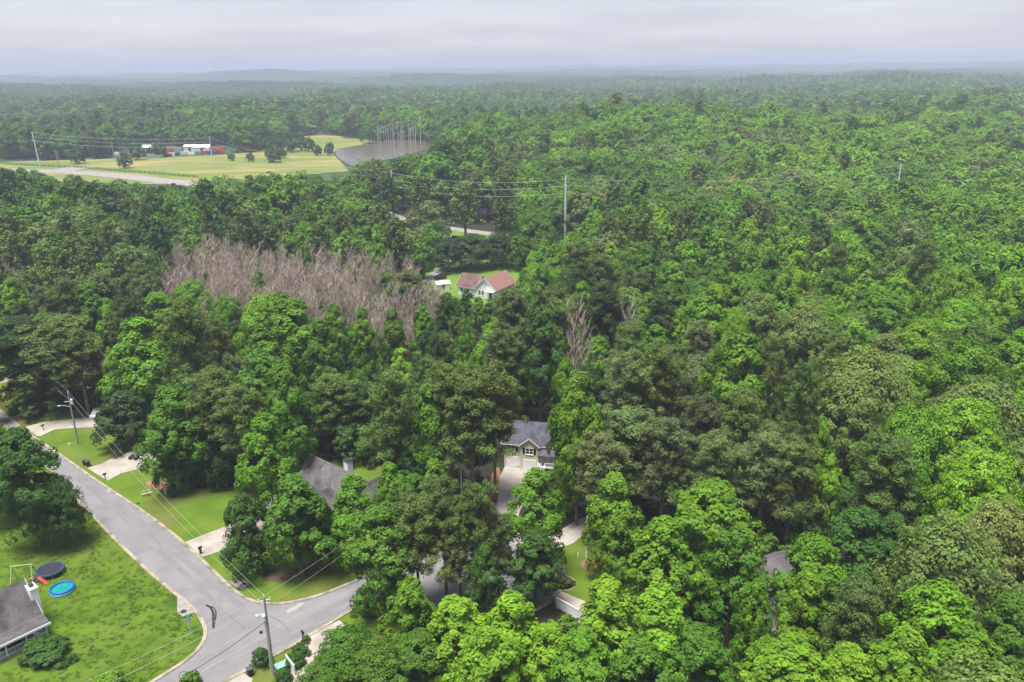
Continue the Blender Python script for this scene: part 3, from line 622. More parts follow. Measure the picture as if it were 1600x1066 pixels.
# street sign: green name blades over the back of an octagonal sign
r = empty('street_sign', (*G(298, 991), 0), math.radians(38), 'green street name blades above the grey back of a stop sign', 'street sign')
MB().tube([(0, 0, 0), (0, 0, 3.0)], .04, 8).obj('post', M['steel'], r)
b = MB(); n = 8; b.add([(.42*math.cos(math.pi/8+i*math.pi/4), y, 2.1+.42*math.sin(math.pi/8+i*math.pi/4)) for y in (.05, .08) for i in range(n)], [tuple(range(n)), tuple(range(n, 2*n))[::-1]]+[(i, (i+1) % n, n+(i+1) % n, n+i) for i in range(n)]); b.obj('sign_back', M['signback'], r)
MB().box(-.55, .55, -.015, .015, 2.62, 2.85).obj('name_blade', M['sgreen'], r); MB().box(-.015, .015, -.55, .55, 2.88, 3.1).obj('name_blade', M['sgreen'], r)
# green utility box, white fence pieces
r = empty('utility_box', (*G(441, 1047), 0), math.radians(36), 'pale green transformer box by the white panel at the power pole', 'utility box')
MB().box(-.75, .75, -.5, .5, 0, .75).obj('cabinet', M['tgreen'], r); MB().box(-.8, .8, -.55, .55, .75, .86).obj('lid', mat('utility_lid_green', (.25, .5, .42), rough=.6), r); MB().box(-.9, .9, -.65, .65, 0, .05).obj('pad', M['concrete'], r)
def panel_fence(name, p, q, n, h, label, t_=.06):
    L_ = math.hypot(q[0]-p[0], q[1]-p[1]); r = empty(name, (p[0], p[1], 0), math.atan2(q[1]-p[1], q[0]-p[0]), label, 'fence')
    w = L_/n
    for i in range(n):
        pn = MB().box(i*w+.09, (i+1)*w-.09, -t_/2, t_/2, .1, h).obj('panel', M['siding'], r)
        MB().box(i*w+.07, (i+1)*w-.07, -t_/2-.03, t_/2+.03, h, h+.08).obj('rail', M['trim'], pn)
    for i in range(n+1): MB().box(i*w-.07, i*w+.07, -.07, .07, 0, h+.16).obj('post', M['trim'], r)
panel_fence('fence', G(449, 1040), G(461, 1056), 1, 1.5, 'short white panel fence standing beside the green transformer box')
panel_fence('fence', G(870, 950), G(938, 989), 4, 1.6, 'white panel fence along the lower edge of the side driveway')
# utility pedestals, yard things
r = empty('utility_pedestal', (*G(215, 788), 0), 0, 'tiny green utility pedestal on the lawn near the timber clothes frame', 'utility box')
MB().box(-.16, .16, -.16, .16, 0, .42).obj('body', M['tgreen'], r); MB().box(-.19, .19, -.19, .19, .42, .48).obj('cap', M['sgreen'], r)
r = empty('utility_pedestal', (*G(109, 697), 0), .4, 'small white utility box on the lawn beside the far power pole', 'utility box')
MB().box(-.18, .18, -.15, .15, 0, .45).obj('body', M['siding'], r); MB().box(-.22, .22, -.19, .19, .45, .52).obj('cap', M['signback'], r)
r = empty('yard_frame', (*G(230, 776), 0), .5, 'old timber cross post with little bench parts on the lawn edge', 'garden frame')
MB().tube([(0, 0, 0), (0, 0, 1.7)], .07, 6).obj('post', M['timber'], r); MB().tube([(-.7, 0, 1.2), (.7, 0, 1.25)], .06, 6).obj('crossbar', M['timber'], r)
MB().box(-.9, .9, .3, .6, .4, .46).obj('seat', M['timber'], r)
for s in (-.8, .8): MB().box(s-.05, s+.05, .35, .55, 0, .4).obj('leg', M['timber'], r)
r = empty('garden_statue', (*G(259, 771), 0), 0, 'small white garden statue on bare clay under the tree edge', 'garden statue')
MB().tube([(0, 0, 0), (0, 0, .3), (0, 0, .75), (0, 0, .95), (0, 0, 1.1)], [.2, .14, .17, .09, .12], 8).obj('figure', M['siding'], r)
# fallen branches behind house B
for i, (p, q, h) in enumerate((((500, 712), (585, 718), .5), ((520, 716), (560, 714), .4), ((570, 714), (618, 732), .6), ((585, 716), (608, 722), .3))):
    a = G(*p); b_ = G(*q); b = MB(); m_ = ((a[0]+b_[0])/2, (a[1]+b_[1])/2)
    b.tube([(*a, .1), (*m_, h+.4), (*b_, .2)], [.16, .13, .06], 6)
    for k in range(5):
        f_ = .25+.14*k; x = a[0]+(b_[0]-a[0])*f_; y = a[1]+(b_[1]-a[1])*f_
        b.tube([(x, y, h+.3), (x+random.uniform(-1.5, 1.5), y+random.uniform(-1.2, 1.2), random.uniform(.2, 1.4))], [.05, .02], 4)
    tag(b.obj('fallen_log', M['log']), ['long bare fallen trunk lying behind the grey gabled house', 'short fallen limb beside the chimney of the grey gabled house', 'arching fallen trunk over the clay patch behind the grey gables', 'thin fallen limb on the clay patch at the forest edge'][i], 'fallen log')
# ------------------------------------------------------------------ poles and wires
def wire(p, q, sag, rad, m_, label, group, n=16):
    pts = [(p[0]+(q[0]-p[0])*t/n, p[1]+(q[1]-p[1])*t/n, p[2]+(q[2]-p[2])*t/n-sag*4*(t/n)*(1-t/n)) for t in range(n+1)]
    return tag(MB().tube(pts, rad, 4, cap=False).obj('overhead_wire', m_), label, 'wire', group)
def upole(base, h, ang, label, trans=True):
    r = empty('utility_pole', (base[0], base[1], 0), ang, label, 'utility pole')
    MB().tube([(0, 0, 0), (0, 0, h)], [.19, .12], 10).obj('pole', M['pole'], r)
    i_ = MB().tube([(0, 0, h), (0, 0, h+.35)], .07, 8).obj('insulator', M['steel'], r)
    if trans:
        t_ = MB().tube([(.36, 0, h-2.6), (.36, 0, h-2.5), (.36, 0, h-1.6), (.36, 0, h-1.5)], [.2, .25, .25, .15], 12).obj('transformer', M['steel'], r)
        MB().tube([(.3, .08, h-1.5), (.3, .08, h-1.2)], .05, 6).obj('bushing', M['trim'], t_)
    return r
PA = G(122, 693); PB = G(428, 1055)
r = upole(PA, 11, .3, 'grey utility pole with transformer on the lawn between two driveways')
MB().box(-.9, -.06, -.05, .05, 9.0, 9.12).obj('crossarm', M['steel'], r)
a_ = MB().tube([(-.1, 0, 7.9), (-.9, 0, 8.3), (-1.8, .1, 8.35)], .04, 6).obj('lamp_arm', M['steel'], r); MB().box(-2.3, -1.75, -.04, .24, 8.25, 8.42).obj('lamp_head', M['signback'], a_)
r = upole(PB, 11.2, math.radians(200), 'tall double section grey utility pole with street lamp at the junction', False)
MB().tube([(.24, 0, 0), (.24, 0, 7.8)], .07, 8).obj('conduit', M['steel'], r)
MB().box(-.7, .7, -.05, .05, 10.7, 10.82).obj('crossarm', M['steel'], r)
for s in (-.6, .6): MB().tube([(s, 0, 10.82), (s, 0, 11.05)], .05, 6).obj('insulator', M['trim'], r)
a_ = MB().tube([(0, 0, 8.9), (.5, 0, 9.0), (.9, .1, 9.0)], .05, 6).obj('lamp_arm', M['steel'], r); MB().tube([(.9, .1, 9.0), (1.0, .1, 8.95), (1.1, .1, 8.85)], [.14, .26, .2], 10).obj('lamp_head', M['steel'], a_)
MB().tube([(.3, .25, 8.4), (.3, .25, 8.9)], .2, 10).obj('transformer', M['steel'], r)
wg = 'roadside wires between the utility poles'
PC = (PA[0]*1+(PA[0]-PB[0])*.9, PA[1]+(PA[1]-PB[1])*.9)
for i, (z0, z1, dx) in enumerate(((11.3, 11.5, 0), (9.0, 9.6, .3))):
    wire((PA[0]+dx, PA[1], z0), (PB[0]+dx, PB[1], z1), 1.3+.3*i, .016, M['wire'], ['upper pale wire between the two roadside utility poles', 'lower pale wire between the two roadside utility poles'][i], wg, 24)
    wire((PC[0], PC[1], z0), (PA[0]+dx, PA[1], z0), 1.4, .016, M['wire'], ['upper wire running from the transformer pole into the trees', 'lower wire running from the transformer pole into the trees'][i], wg)
qd = G(700, 840); wire((PB[0], PB[1], 11.4), (qd[0], qd[1]+6, 10), .8, .016, M['wire'], 'upper pale wire from the junction pole over the far lawn', wg); wire((PB[0], PB[1], 9.8), (qd[0], qd[1]+6, 8.6), .8, .016, M['wire'], 'lower pale wire from the junction pole over the far lawn', wg)
z1, x1 = ZAT(0, 1031, 62); z2, x2 = ZAT(0, 1066, 62)
qe = (-60, 62)
wire((PB[0], PB[1], 11.4), (x1-6, 60, 11), .6, .016, M['wire'], 'upper pale wire from the junction pole over the corner lawn', wg); wire((PB[0], PB[1], 10.4), (x1-6, 60, 9.2), .6, .016, M['wire'], 'lower pale wire from the junction pole over the corner lawn', wg)
z3, x3 = ZAT(290, 1055, 76)
wire((PB[0], PB[1], 8.0), (x3, 76, z3), .25, .045, M['wired'], 'thick black cable with splice box crossing above the street', wg)
zz, xx = ZAT(408, 988, 80.6); c_ = MB().box(-.16, .16, -.12, .12, -.14, .12).obj('splice_box', M['black']); c_.location = (xx, 80.6, zz); tag(c_, 'small black splice box hanging on the black cable by the pole', 'splice box')
c_ = MB().ring(.42, .035, 0, 20, 5).obj('cable_loop', M['wired']); c_.location = (x3-.3, 76, z3); c_.rotation_euler = (.5, .1, 0); tag(c_, 'coiled loop ending the black cable above the street', 'cable')
# slim light poles among trees
for q, t_, lab in (((722, 790), (722, 735), 'slim white lamp post rising from behind the pines by the cul-de-sac'), ((916, 876), (915, 806), 'slim white pole on the bare clay patch beside the cul-de-sac')):
    b = G(*q); h = ZAT(*t_, b[1])[0]; r = empty('lamp_post', (*b, 0), 0, lab, 'lamp post'); MB().tube([(0, 0, 0), (0, 0, h)], [.11, .07], 8).obj('post', M['siding'], r); MB().tube([(0, 0, h), (0, -.3, h+.1), (0, -.6, h)], [.05, .1, .03], 8).obj('lamp_head', M['signback'], r)
r = empty('bollard', (*G(903, 874), 0), 0, 'short white marker post on the grass beside the slim white pole', 'post'); MB().tube([(0, 0, 0), (0, 0, 1.0)], .09, 8).obj('shaft', M['trim'], r); MB().tube([(0, 0, 1.0), (0, 0, 1.08)], [.1, .04], 8).obj('cap', M['trim'], r)
# transmission line
TP = []
for px, py, Y, hh, w_, lab in ((52, 205, 645, None, .55, 'leaning pale steel transmission pole at the highway left of the pasture'),
                       (327, 213, 632, None, .4, 'slender pale transmission pole standing before the shipping containers'),
                       (611, 266, 378, None, .42, 'pale steel transmission pole in front of the dark pines near the lake'),
                       (884, 275, 350, None, .62, 'tallest grey steel transmission pole rising mid forest right of the country road'),
                       (1178, 298, 372, None, .16, 'short slim transmission pole almost sunk in the green forest'),
                       (1408, 255, 383, None, .42, 'white topped transmission pole above the bright forest ridge')):
    z, x = ZAT(px, py, Y); r = empty('transmission_pole', (x, Y, 0), 0, lab, 'transmission pole', 'poles of the transmission line')
    lean = -1.2 if px == 52 else 0
    MB().tube([(0, 0, float(HT(x, Y))-1), (lean, 0, z)], [w_, w_*.55], 10).obj('pole', M['steel'], r)
    for k in range(3): MB().tube([(lean*(1-k*.1), 0, z-1.2-3*k), (lean*(1-k*.1)+.3, -1.5, z-.9-3*k)], [.1, .05], 6).obj('insulator_arm', M['steel'], r)
    TP.append((x+lean, Y, z))
for (px, py, qx, qy, Y, lab) in ((86, 234, 86, 250, 640, 'left one of two thin wooden poles near the pasture road'), (89, 236, 92, 250, 636, 'right one of two thin wooden poles near the pasture road'), (174, 222, 176, 244, 690, 'lone thin wooden pole before the forest behind the pasture')):
    z, x = ZAT(px, py, Y); r = empty('wooden_pole', (x, Y, 0), 0, lab, 'wooden pole'); MB().tube([(0, 0, 0), (0, 0, z)], [.25, .18], 6).obj('pole', M['pole'], r); MB().box(-1, 1, -.1, .1, z-1.1, z-.9).obj('crossarm', M['pole'], r)
segs = ((0, 1, 'between the leaning pole and the container pole'), (1, 2, 'between the container pole and the lake side pole'), (2, 3, 'between the lake side pole and the tallest grey pole'), (3, 5, 'between the tallest grey pole and the ridge pole'))
for a, b, d in segs:
    for k, nm in enumerate(('top', 'second', 'third')):
        p = TP[a]; q = TP[b]; wire((p[0], p[1]-1.2, p[2]-1-3*k), (q[0], q[1]-1.2, q[2]-1-3*k), 3.0 if a < 3 else 3.5, .036 if a > 1 else .045, M['wire'], f'{nm} transmission wire {d}', 'wires of the transmission line', 22)
p, q = TP[2], TP[3]
for k in range(2): wire((p[0], p[1]-1, 12-2*k), (q[0], q[1]-1, 11-2*k), 1, .05, M['wired'], f'{("upper", "lower")[k]} dark low wire over the country road', 'wires of the transmission line', 14)
p = TP[5]
for k, nm in enumerate(('top', 'second', 'third')): wire((p[0], p[1]-1.2, p[2]-1-3*k), (p[0]+150, p[1]+20, p[2]-1-3*k), 3, .03, M['wire'], f'{nm} transmission wire from the ridge pole out over the forest', 'wires of the transmission line')
# ------------------------------------------------------------------ containers and sheds at the pasture
def container(px, py, Lm, col, rz, lab, z=0.25, stack=0, w=2.6, h=2.7):
    x, y = G(px, py, .25); r = empty('shipping_container', (x, y, z+stack*2.75), math.radians(rz), lab, 'shipping container')
    b = MB(); n = max(4, int(Lm/.6))
    for s in (-1, 1):      # corrugated long sides
        pts = []
        for i in range(n*2+1): pts.append((-Lm/2+Lm*i/(n*2), s*(w/2-(.06 if (i//1) % 2 else 0))))
        vs = [(a, c, .15) for a, c in pts]+[(a, c, h-.1) for a, c in pts]; k = len(pts); b.add(vs, [(i, i+1, k+i+1, k+i) for i in range(k-1)])
    b.box(-Lm/2, Lm/2, -w/2+.08, w/2-.08, h-.14, h); b.obj('body', M[col], r)
    MB().box(-Lm/2-.02, -Lm/2+.08, -w/2, w/2, 0, h+.02).obj('frame_end', M[col], r)
    MB().box(Lm/2-.08, Lm/2+.02, -w/2, w/2, 0, h+.02).obj('door', M[col], r)
    return r
container(242, 247, 12, 'cgrey', 14, 'long grey green container lowest in the row by the round tree')
container(222, 246, 9, 'cbrown', -6, 'brown container left of the long grey green container', h=2.6)
container(263, 245, 6, 'cdark', 10, 'charcoal container right of the long grey green container')
container(269, 244, 5, 'cwhite', 8, 'white short container right of the charcoal one')
container(276, 243.5, 4, 'cdark', 8, 'black short container between two white ones')
container(290, 242, 7, 'cream2', 6, 'cream container in the middle of the row')
container(300, 242.5, 5, 'cwhite', 6, 'white container right of the cream one')
container(310, 241, 6, 'cgreen', 5, 'teal container left of the red one')
container(319, 240.5, 6.5, 'crust', 5, 'low red container before the big red stack')
container(333, 240.8, 8, 'cblue', 5, 'dark blue container at the right end of the row')
container(340, 240.0, 13, 'crust', 6, 'bottom red container of the big red stack')
container(340, 240.0, 13, 'crust', 6, 'top red container of the big red stack', stack=1)
container(263, 240, 8, 'crust', 4, 'bright red container behind the charcoal one', h=4.5)
container(277, 239, 9, 'cgrey', 4, 'grey tall container behind the black short one', h=5)
container(327, 238, 5, 'cwhite', 0, 'white container behind the blue one', h=4.2)
def shed(px, py, L_, D_, h, hr, rz, rm, wm, lab, nm='shed'):
    x, y = G(px, py, .25); r = empty(nm, (x, y, .25), math.radians(rz), lab, nm.replace('_', ' ')); gable(r, -L_/2, L_/2, -D_/2, D_/2, 0, h, hr, 'x', M[wm], M[rm], over=.3); MB().box(-1.2, 1.2, -D_/2-.05, -D_/2, 0, h*.75).obj('door', M['cdark'], r)
    for s in (-.32, .32): MB().box(L_*s-.5, L_*s+.5, -D_/2-.05, -D_/2, h*.35, h*.7).obj('window', M['trim'], r)
shed(238, 238, 15, 7, 4.6, 6.6, 8, 'tin', 'cdark', 'dark shed with pale tin roof behind the row of containers')
shed(212, 243, 8, 6, 3, 4.4, -10, 'roofE', 'cbrown', 'small barn with faded red roof at the left end of the row', 'barn')
shed(316, 236, 14, 7, 3.6, 5.8, 12, 'tin', 'siding', 'white barn with bright curved tin roof behind the containers', 'barn')
shed(298, 236, 10, 6, 4.2, 5.8, 5, 'cream2', 'siding', 'pale shed left of the bright tin roofed barn')
container(183, 243, 4, 'cwhite', 5, 'lone small white container left of the pasture buildings')
# pasture fence posts joined by rails: each a fence with parts
def pfence(pts, label, step=5.0):
    W_ = GP(pts, .25); r = empty('pasture_fence', (W_[0][0], W_[0][1], .3), 0, label, 'fence'); o = W_[0]; n = 0
    me = None; rl = MB()
    for (a, b) in zip(W_[:-1], W_[1:]):
        L_ = math.hypot(b[0]-a[0], b[1]-a[1]); m_ = int(L_/step)
        for i in range(m_):
            x = a[0]+(b[0]-a[0])*i/m_-o[0]; y = a[1]+(b[1]-a[1])*i/m_-o[1]
            if me is None: me = MB().box(-.16, .16, -.16, .16, 0, 1.6).mesh('fence_post', M['fence'])
            p = bpy.data.objects.new('post', me); link(p, r); p.location = (x, y, 0)
        for z in (.5, .95, 1.4): rl.tube([(a[0]-o[0], a[1]-o[1], z), (b[0]-o[0], b[1]-o[1], z)], .1, 4)
    rl.obj('rails', M['fence'], r)
pfence([(0, 256), (60, 260), (110, 262)], 'dark rail fence between highway and pasture left of the lane')
pfence([(115, 262), (180, 268), (250, 273), (310, 278)], 'dark rail fence between highway and pasture right of the lane')
# ------------------------------------------------------------------ tree prototypes
def unit(v): return v/np.maximum(np.linalg.norm(v, axis=-1, keepdims=True), 1e-6)
def rdir(R_, n): return unit(R_.normal(size=(n, 3)))
def cards(R_, c, nrm, size, asp, fold=.25):
    n = len(c); t = unit(np.cross(nrm, rdir(R_, n))); b = np.cross(nrm, t)
    size = size.reshape(-1, 1); s = t*size; w = b*size*asp
    dn = nrm*size*fold
    v = np.stack([c-s, c+w-dn*.0+dn, c+s, c-w+dn], 1)
    return v.reshape(-1, 3)
def cardmesh(name, V, lv, mats, extra=None):
    """V: 4n verts of leaf cards, lv per card; extra = MB with wood (material 1)"""
    n = len(V)//4; me = bpy.data.meshes.new(name)
    ev = np.array(extra.v, float).reshape(-1, 3) if extra else np.zeros((0, 3))
    ef = extra.f if extra else []
    allv = np.concatenate([V, ev]); me.vertices.add(len(allv)); me.vertices.foreach_set('co', allv.ravel())
    li = np.arange(4*n); tot = np.full(n, 4)
    el = np.array([4*n+i for f in ef for i in f], int); et = np.array([len(f) for f in ef], int)
    loops = np.concatenate([li, el]); tots = np.concatenate([tot, et]); st = np.concatenate([[0], np.cumsum(tots)[:-1]])
    me.loops.add(len(loops)); me.loops.foreach_set('vertex_index', loops); me.polygons.add(len(tots)); me.polygons.foreach_set('loop_start', st)
    for m_ in mats: me.materials.append(m_)
    if len(ef): me.polygons.foreach_set('material_index', np.concatenate([np.zeros(n, int), np.ones(len(ef), int)]))
    at = me.attributes.new('lv', 'FLOAT', 'POINT'); at.data.foreach_set('value', np.concatenate([np.repeat(lv, 4), np.zeros(len(ev))]).astype(np.float32))
    me.update(calc_edges=True); me.validate(); return me
PROF = {
 'cone': lambda t: np.where(t < .12, .55+t*3, .92*(1-((t-.12)/.88)**1.5)**.75+.06),
 'egg': lambda t: np.sin(np.clip(t*.92+.10, 0, 1)*math.pi)**.62,
 'dome': lambda t: np.where(t < .2, .7+t*1.5, np.sqrt(np.maximum(0, 1-((t-.2)/.82)**2))),
 'col': lambda t: np.where(t < .1, .6+4*t, (1-((t-.1)/.9)**3)**.7),
}
def leafy(seed, kind, H, Rr, zb, nl, ncl, nlf, lsz, gn=.5):
    """crown lobes > clumps > leaf sprays"""
    R_ = np.random.default_rng(seed); P = PROF[kind]; ch = H-zb
    spik = 1.0 if kind in ('cone', 'col') else (.4 if kind == 'egg' else 0)
    asym = R_.uniform(.78, 1.2, 8)
    C = []; NN = []; SZ = []; LV = []; lobes = []; cen = np.array([0, 0, zb+ch*.42])
    for i in range(nl):
        t = ((i+.5)/nl)**(.85) ; t = min(.97, max(.02, t+R_.normal()*.06))
        a = i*2.39996+R_.normal()*.35; rr = float(P(np.array(t)))*Rr*R_.uniform(.78, 1.12)*asym[int((a % (2*math.pi))/(2*math.pi)*8) % 8]
        lr = Rr*R_.uniform(.30, .50)*(1-.3*t*spik)
        q = max(0, rr-lr*.75); lobes.append((q*math.cos(a), q*math.sin(a), zb+ch*t*.93-lr*.1, lr))
    for k in range(max(3, nl//4)):       # filling the crown's inside
        t = R_.uniform(.15, .75); a = R_.uniform(0, 6.28); q = R_.uniform(0, .35)*Rr; lobes.append((q*math.cos(a), q*math.sin(a), zb+ch*t, Rr*.42))
    for lx, ly, lz, lr in lobes:
        o = np.array([lx, ly, lz]); outd = unit(np.array([lx, ly, 0.35*Rr]))
        d = rdir(R_, ncl*3); sc = d@outd + .45*d[:, 2]; d = d[np.argsort(-sc+R_.normal(size=len(sc))*.35)[:ncl]]
        for dd in d:
            cr = lr*R_.uniform(.30, .46); cc = o+dd*lr*R_.uniform(.6, 1.05)*np.array([1, 1, .9+.3*spik])
            m_ = int(nlf*R_.uniform(.7, 1.3)); e = rdir(R_, m_); e = unit(e+dd*.55+np.array([0, 0, .35]))
            rad = R_.uniform(.35, 1, m_)**.5
            pos = cc+e*cr*rad[:, None]*np.array([1, 1, 1+.7*spik])
            C.append(pos); NN.append(unit(e*.65+unit((pos-cen)/np.array([1, 1, ch/Rr/2]))*gn+dd*.25+rdir(R_, m_)*.42)); SZ.append(np.full(m_, lsz)*R_.uniform(.65, 1.3, m_))
            LV.append(np.clip(R_.uniform(0, 1, m_)*.55+R_.uniform(0, .5), 0, 1))
    C = np.concatenate(C); NN = np.concatenate(NN); SZ = np.concatenate(SZ); LV = np.concatenate(LV)
    return cards(R_, C, NN, SZ, .62), LV, lobes
def wood(seed, H, zb, lobes, r0, top=.8, nb=9, sides=7):
    R_ = random.Random(seed); b = MB(); k = 6; bend = [(0, 0)]
    for i in range(k): bend.append((bend[-1][0]+R_.uniform(-.18, .18), bend[-1][1]+R_.uniform(-.18, .18)))
    pts = [(bend[i][0], bend[i][1], -.3+H*top*i/k) for i in range(k+1)]
    b.tube(pts, [r0*1.25 if i == 0 else r0*(1-.86*i/k) for i in range(k+1)], sides, 1)
    for i in range(nb):
        lx, ly, lz, lr = lobes[(i*3) % len(lobes)]
        z0 = max(zb*.75, min(lz-1.2, H*top*.9)); f = (z0+.3)/(H*top); j = min(k-1, int(f*k)); p = Vector(pts[j]).lerp(Vector(pts[j+1]), f*k-j)
        q = Vector((lx, ly, lz)); md = p.lerp(q, .5)+Vector((0, 0, -.35)); b.tube([p, md, q], [r0*.4*(1-f*.6), r0*.25*(1-f*.5), .03], 5, 1, cap=False)
    return b
def piney(seed, H, Rr, zb, nw, puffs, nn, nsz, wid=.13):
    R_ = np.random.default_rng(seed); C = []; NN = []; SZ = []; LV = []; ch = H-zb
    b = MB(); b.tube([(0, 0, -.3), (R_.normal()*.15, R_.normal()*.15, H*.5), (0, 0, H*.97)], [.24, .17, .03], 7, 1)
    for w in range(nw):
        t = (w+.5)/nw+R_.normal()*.02; t = min(.99, max(0, t)); z0 = zb+ch*t
        Lb = Rr*(1-t**2.2)**.6*R_.uniform(.65, 1.08)+.5
        nb = 4 if t < .9 else 3
        for k in range(nb):
            a = w*1.3+k*2*math.pi/nb+R_.normal()*.35; l = Lb*R_.uniform(.6, 1.12)
            up = .18+.55*t; tip = np.array([math.cos(a)*l, math.sin(a)*l, z0+l*up])
            if nsz < .9: b.tube([(0, 0, z0), (tip[0]*.6, tip[1]*.6, z0+l*up*.45), tuple(tip)], [.06, .04, .015], 4, 1, cap=False)
            for j in range(puffs):
                f = R_.uniform(.42, 1.05); pc = np.array([math.cos(a)*l*f, math.sin(a)*l*f, z0+l*up*f*f])+R_.normal(size=3)*np.array([.42, .42, .45])*Rr/3
                pr = R_.uniform(.55, .95)*Rr/3.2
                e = rdir(R_, nn); e[:, 2] = e[:, 2]*.8+.22; e = unit(e)
                C.append(pc+e*pr*R_.uniform(.3, .95, (nn, 1))*np.array([1, 1, 1.05])); SZ.append(np.full(nn, nsz)*R_.uniform(.7, 1.25, nn))
                NN.append(unit(e*.9+np.array([0, 0, .25])+rdir(R_, nn)*.6)); LV.append(np.clip(R_.uniform(0, 1, nn)*.55+R_.uniform(0, .45), 0, 1))
    C = np.concatenate(C); NN = np.concatenate(NN); SZ = np.concatenate(SZ); LV = np.concatenate(LV)
    return cards(R_, C, NN, SZ, wid/nsz*1.1 if nsz < .5 else .3, .1), LV, b
PROTO = {}          # kind -> list of dict(crown, trunk, H, R)
def add_leafy(kind, key, n, H, Rr, zb, hi, lsz, seed0, r0=.28):
    PROTO[kind] = []
    for i in range(n):
        V, lv, lob = leafy(seed0+i, key, H, Rr, zb, *hi, lsz)
        PROTO[kind].append(dict(crown=cardmesh(kind+'_crown', V, lv, [LEAF]), trunk=wood(seed0+i, H, zb, lob, r0).mesh(kind+'_trunk', [M['bark'], M['bark']]), H=H, R=Rr))
add_leafy('sg', 'cone', 5, 18, 4.0, 3.2, (26, 12, 38), .205, 100)     # sweetgum: pointed crown
add_leafy('pop', 'egg', 4, 20, 4.6, 3.6, (28, 12, 38), .22, 200)     # tall egg shaped
add_leafy('oak', 'dome', 4, 16, 6.6, 3.0, (34, 13, 38), .215, 300, .36)
add_leafy('holly', 'col', 2, 12, 3.6, .4, (30, 12, 34), .175, 400)
PROTO['pine'] = []
for i in range(5):
    V, lv, b = piney(500+i, 21, 3.4, 7.5+(i % 3)*1.5, 13, 4, 96, .25, .055)
    PROTO['pine'].append(dict(crown=cardmesh('pine_crown', V, lv, [NEED]), trunk=b.mesh('pine_trunk', [M['pbark'], M['pbark']]), H=21, R=3.4))
# lower-detail one-piece trees for the distance
LOD1 = bpy.data.collections.new('tree_kinds_mid'); LOD2 = bpy.data.collections.new('tree_kinds_far'); LOD3 = bpy.data.collections.new('tree_kinds_horizon')
LODM = {}
def lodobj(coll, nm, V, lv, mats, extra): o = bpy.data.objects.new(nm, cardmesh(nm, V, lv, mats, extra)); coll.objects.link(o); return o
defs = [('a_sg', 'cone', 18, 4.2), ('b_pop', 'egg', 19, 4.9), ('c_oak', 'dome', 16, 6.4), ('d_pine', None, 20, 3.9)]
for nm, key, H, Rr in defs:
    for j in range(3):
        if key:
            V, lv, lob = leafy(600+j, key, H, Rr, 3, 20, 9, 14, .38, .8); w = wood(600+j, H, 3, lob, .28, nb=0, sides=5)
            lodobj(LOD1, f'{nm}{j}', V, lv, [LEAF, M['bark']], w); LODM[(nm[2:], j)] = LOD1.objects[f'{nm}{j}'].data
            V, lv, lob = leafy(700+j, key, H, Rr*1.05, 2, 14, 5, 6, .85, 1.1); lodobj(LOD2, f'{nm}{j}', V, lv, [LEAF], None)
        else:
            V, lv, b = piney(600+j, H, Rr, 8, 10, 3, 14, .45, .22); lodobj(LOD1, f'{nm}{j}', V, lv, [NEED, M['pbark']], b); LODM[(nm[2:], j)] = LOD1.objects[f'{nm}{j}'].data
            V, lv, b = piney(700+j, H, Rr, 7, 7, 2, 4, 1.2, .5); lodobj(LOD2, f'{nm}{j}', V, lv, [NEED], None)
for j in range(3):
    V, lv, lob = leafy(1500+j, 'egg', 10, 5, .8, 22, 9, 14, .42, .8); LODM[('rnd', j)] = cardmesh('round_tree', V, lv, [LEAF, M['bark']], wood(1500+j, 10, 1, lob, .3, nb=0, sides=5))
for j in range(4):      # 70 m patches of far canopy
    Vs = []; L_ = []; R_ = np.random.default_rng(900+j)
    for a in range(8):
        for c in range(8):
            V, lv, lob = leafy(900+j*100+a*9+c, 'dome', 17, 5.4, 6, 6, 2, 4, 2.1, 1.3); s = R_.uniform(.8, 1.15); V = V*s+np.array([(a-3.5)*8.7+R_.normal()*1.6, (c-3.5)*8.7+R_.normal()*1.6, R_.normal()*1.0-1.5]); Vs.append(V); L_.append(np.clip(lv*.5+R_.uniform(0, .5), 0, 1))
    lodobj(LOD3, f'patch{j}', np.concatenate(Vs), np.concatenate(L_), [LEAF], None)
def bare(seed, H):
    R_ = random.Random(seed); b = MB(); Rr = H*.17
    b.tube([(0, 0, -.2), (R_.uniform(-.2, .2), R_.uniform(-.2, .2), H*.5), (R_.uniform(-.3, .3), 0, H)], [.15, .09, .015], 5, 0)
    for i in range(46):
        t = R_.uniform(.22, .95); z = H*t; a = R_.uniform(0, 6.28); l = Rr*(1.15-t*.75)*R_.uniform(.6, 1.2); up = R_.uniform(1.3, 2.4)
        p = Vector((0, 0, z)); q = Vector((math.cos(a)*l, math.sin(a)*l, z+l*up)); m_ = p.lerp(q, .5)+Vector((math.cos(a), math.sin(a), 0))*l*.18
        b.tube([p, m_, q], [.05, .035, .012], 3, 0, cap=False)
        for k in range(5):
            s = m_.lerp(q, R_.uniform(0, 1)); e = s+Vector((R_.uniform(-.6, .6), R_.uniform(-.6, .6), R_.uniform(.6, 1.5))); b.tube([s, e], [.028, .010], 3, 0, cap=False)
    return b.mesh('bare_tree', [M['dbark']])
BARE = [bare(i, 13) for i in range(6)]
# ------------------------------------------------------------------ where trees stand
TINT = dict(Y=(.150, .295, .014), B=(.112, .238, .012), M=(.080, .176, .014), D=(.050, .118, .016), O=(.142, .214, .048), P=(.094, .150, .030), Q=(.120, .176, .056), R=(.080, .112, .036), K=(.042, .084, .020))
TW = dict(Y='bright yellow green', B='bright green', M='mid green', D='dark green', O='pale olive', P='dull green', Q='pale grey green', R='brownish', K='very dark')
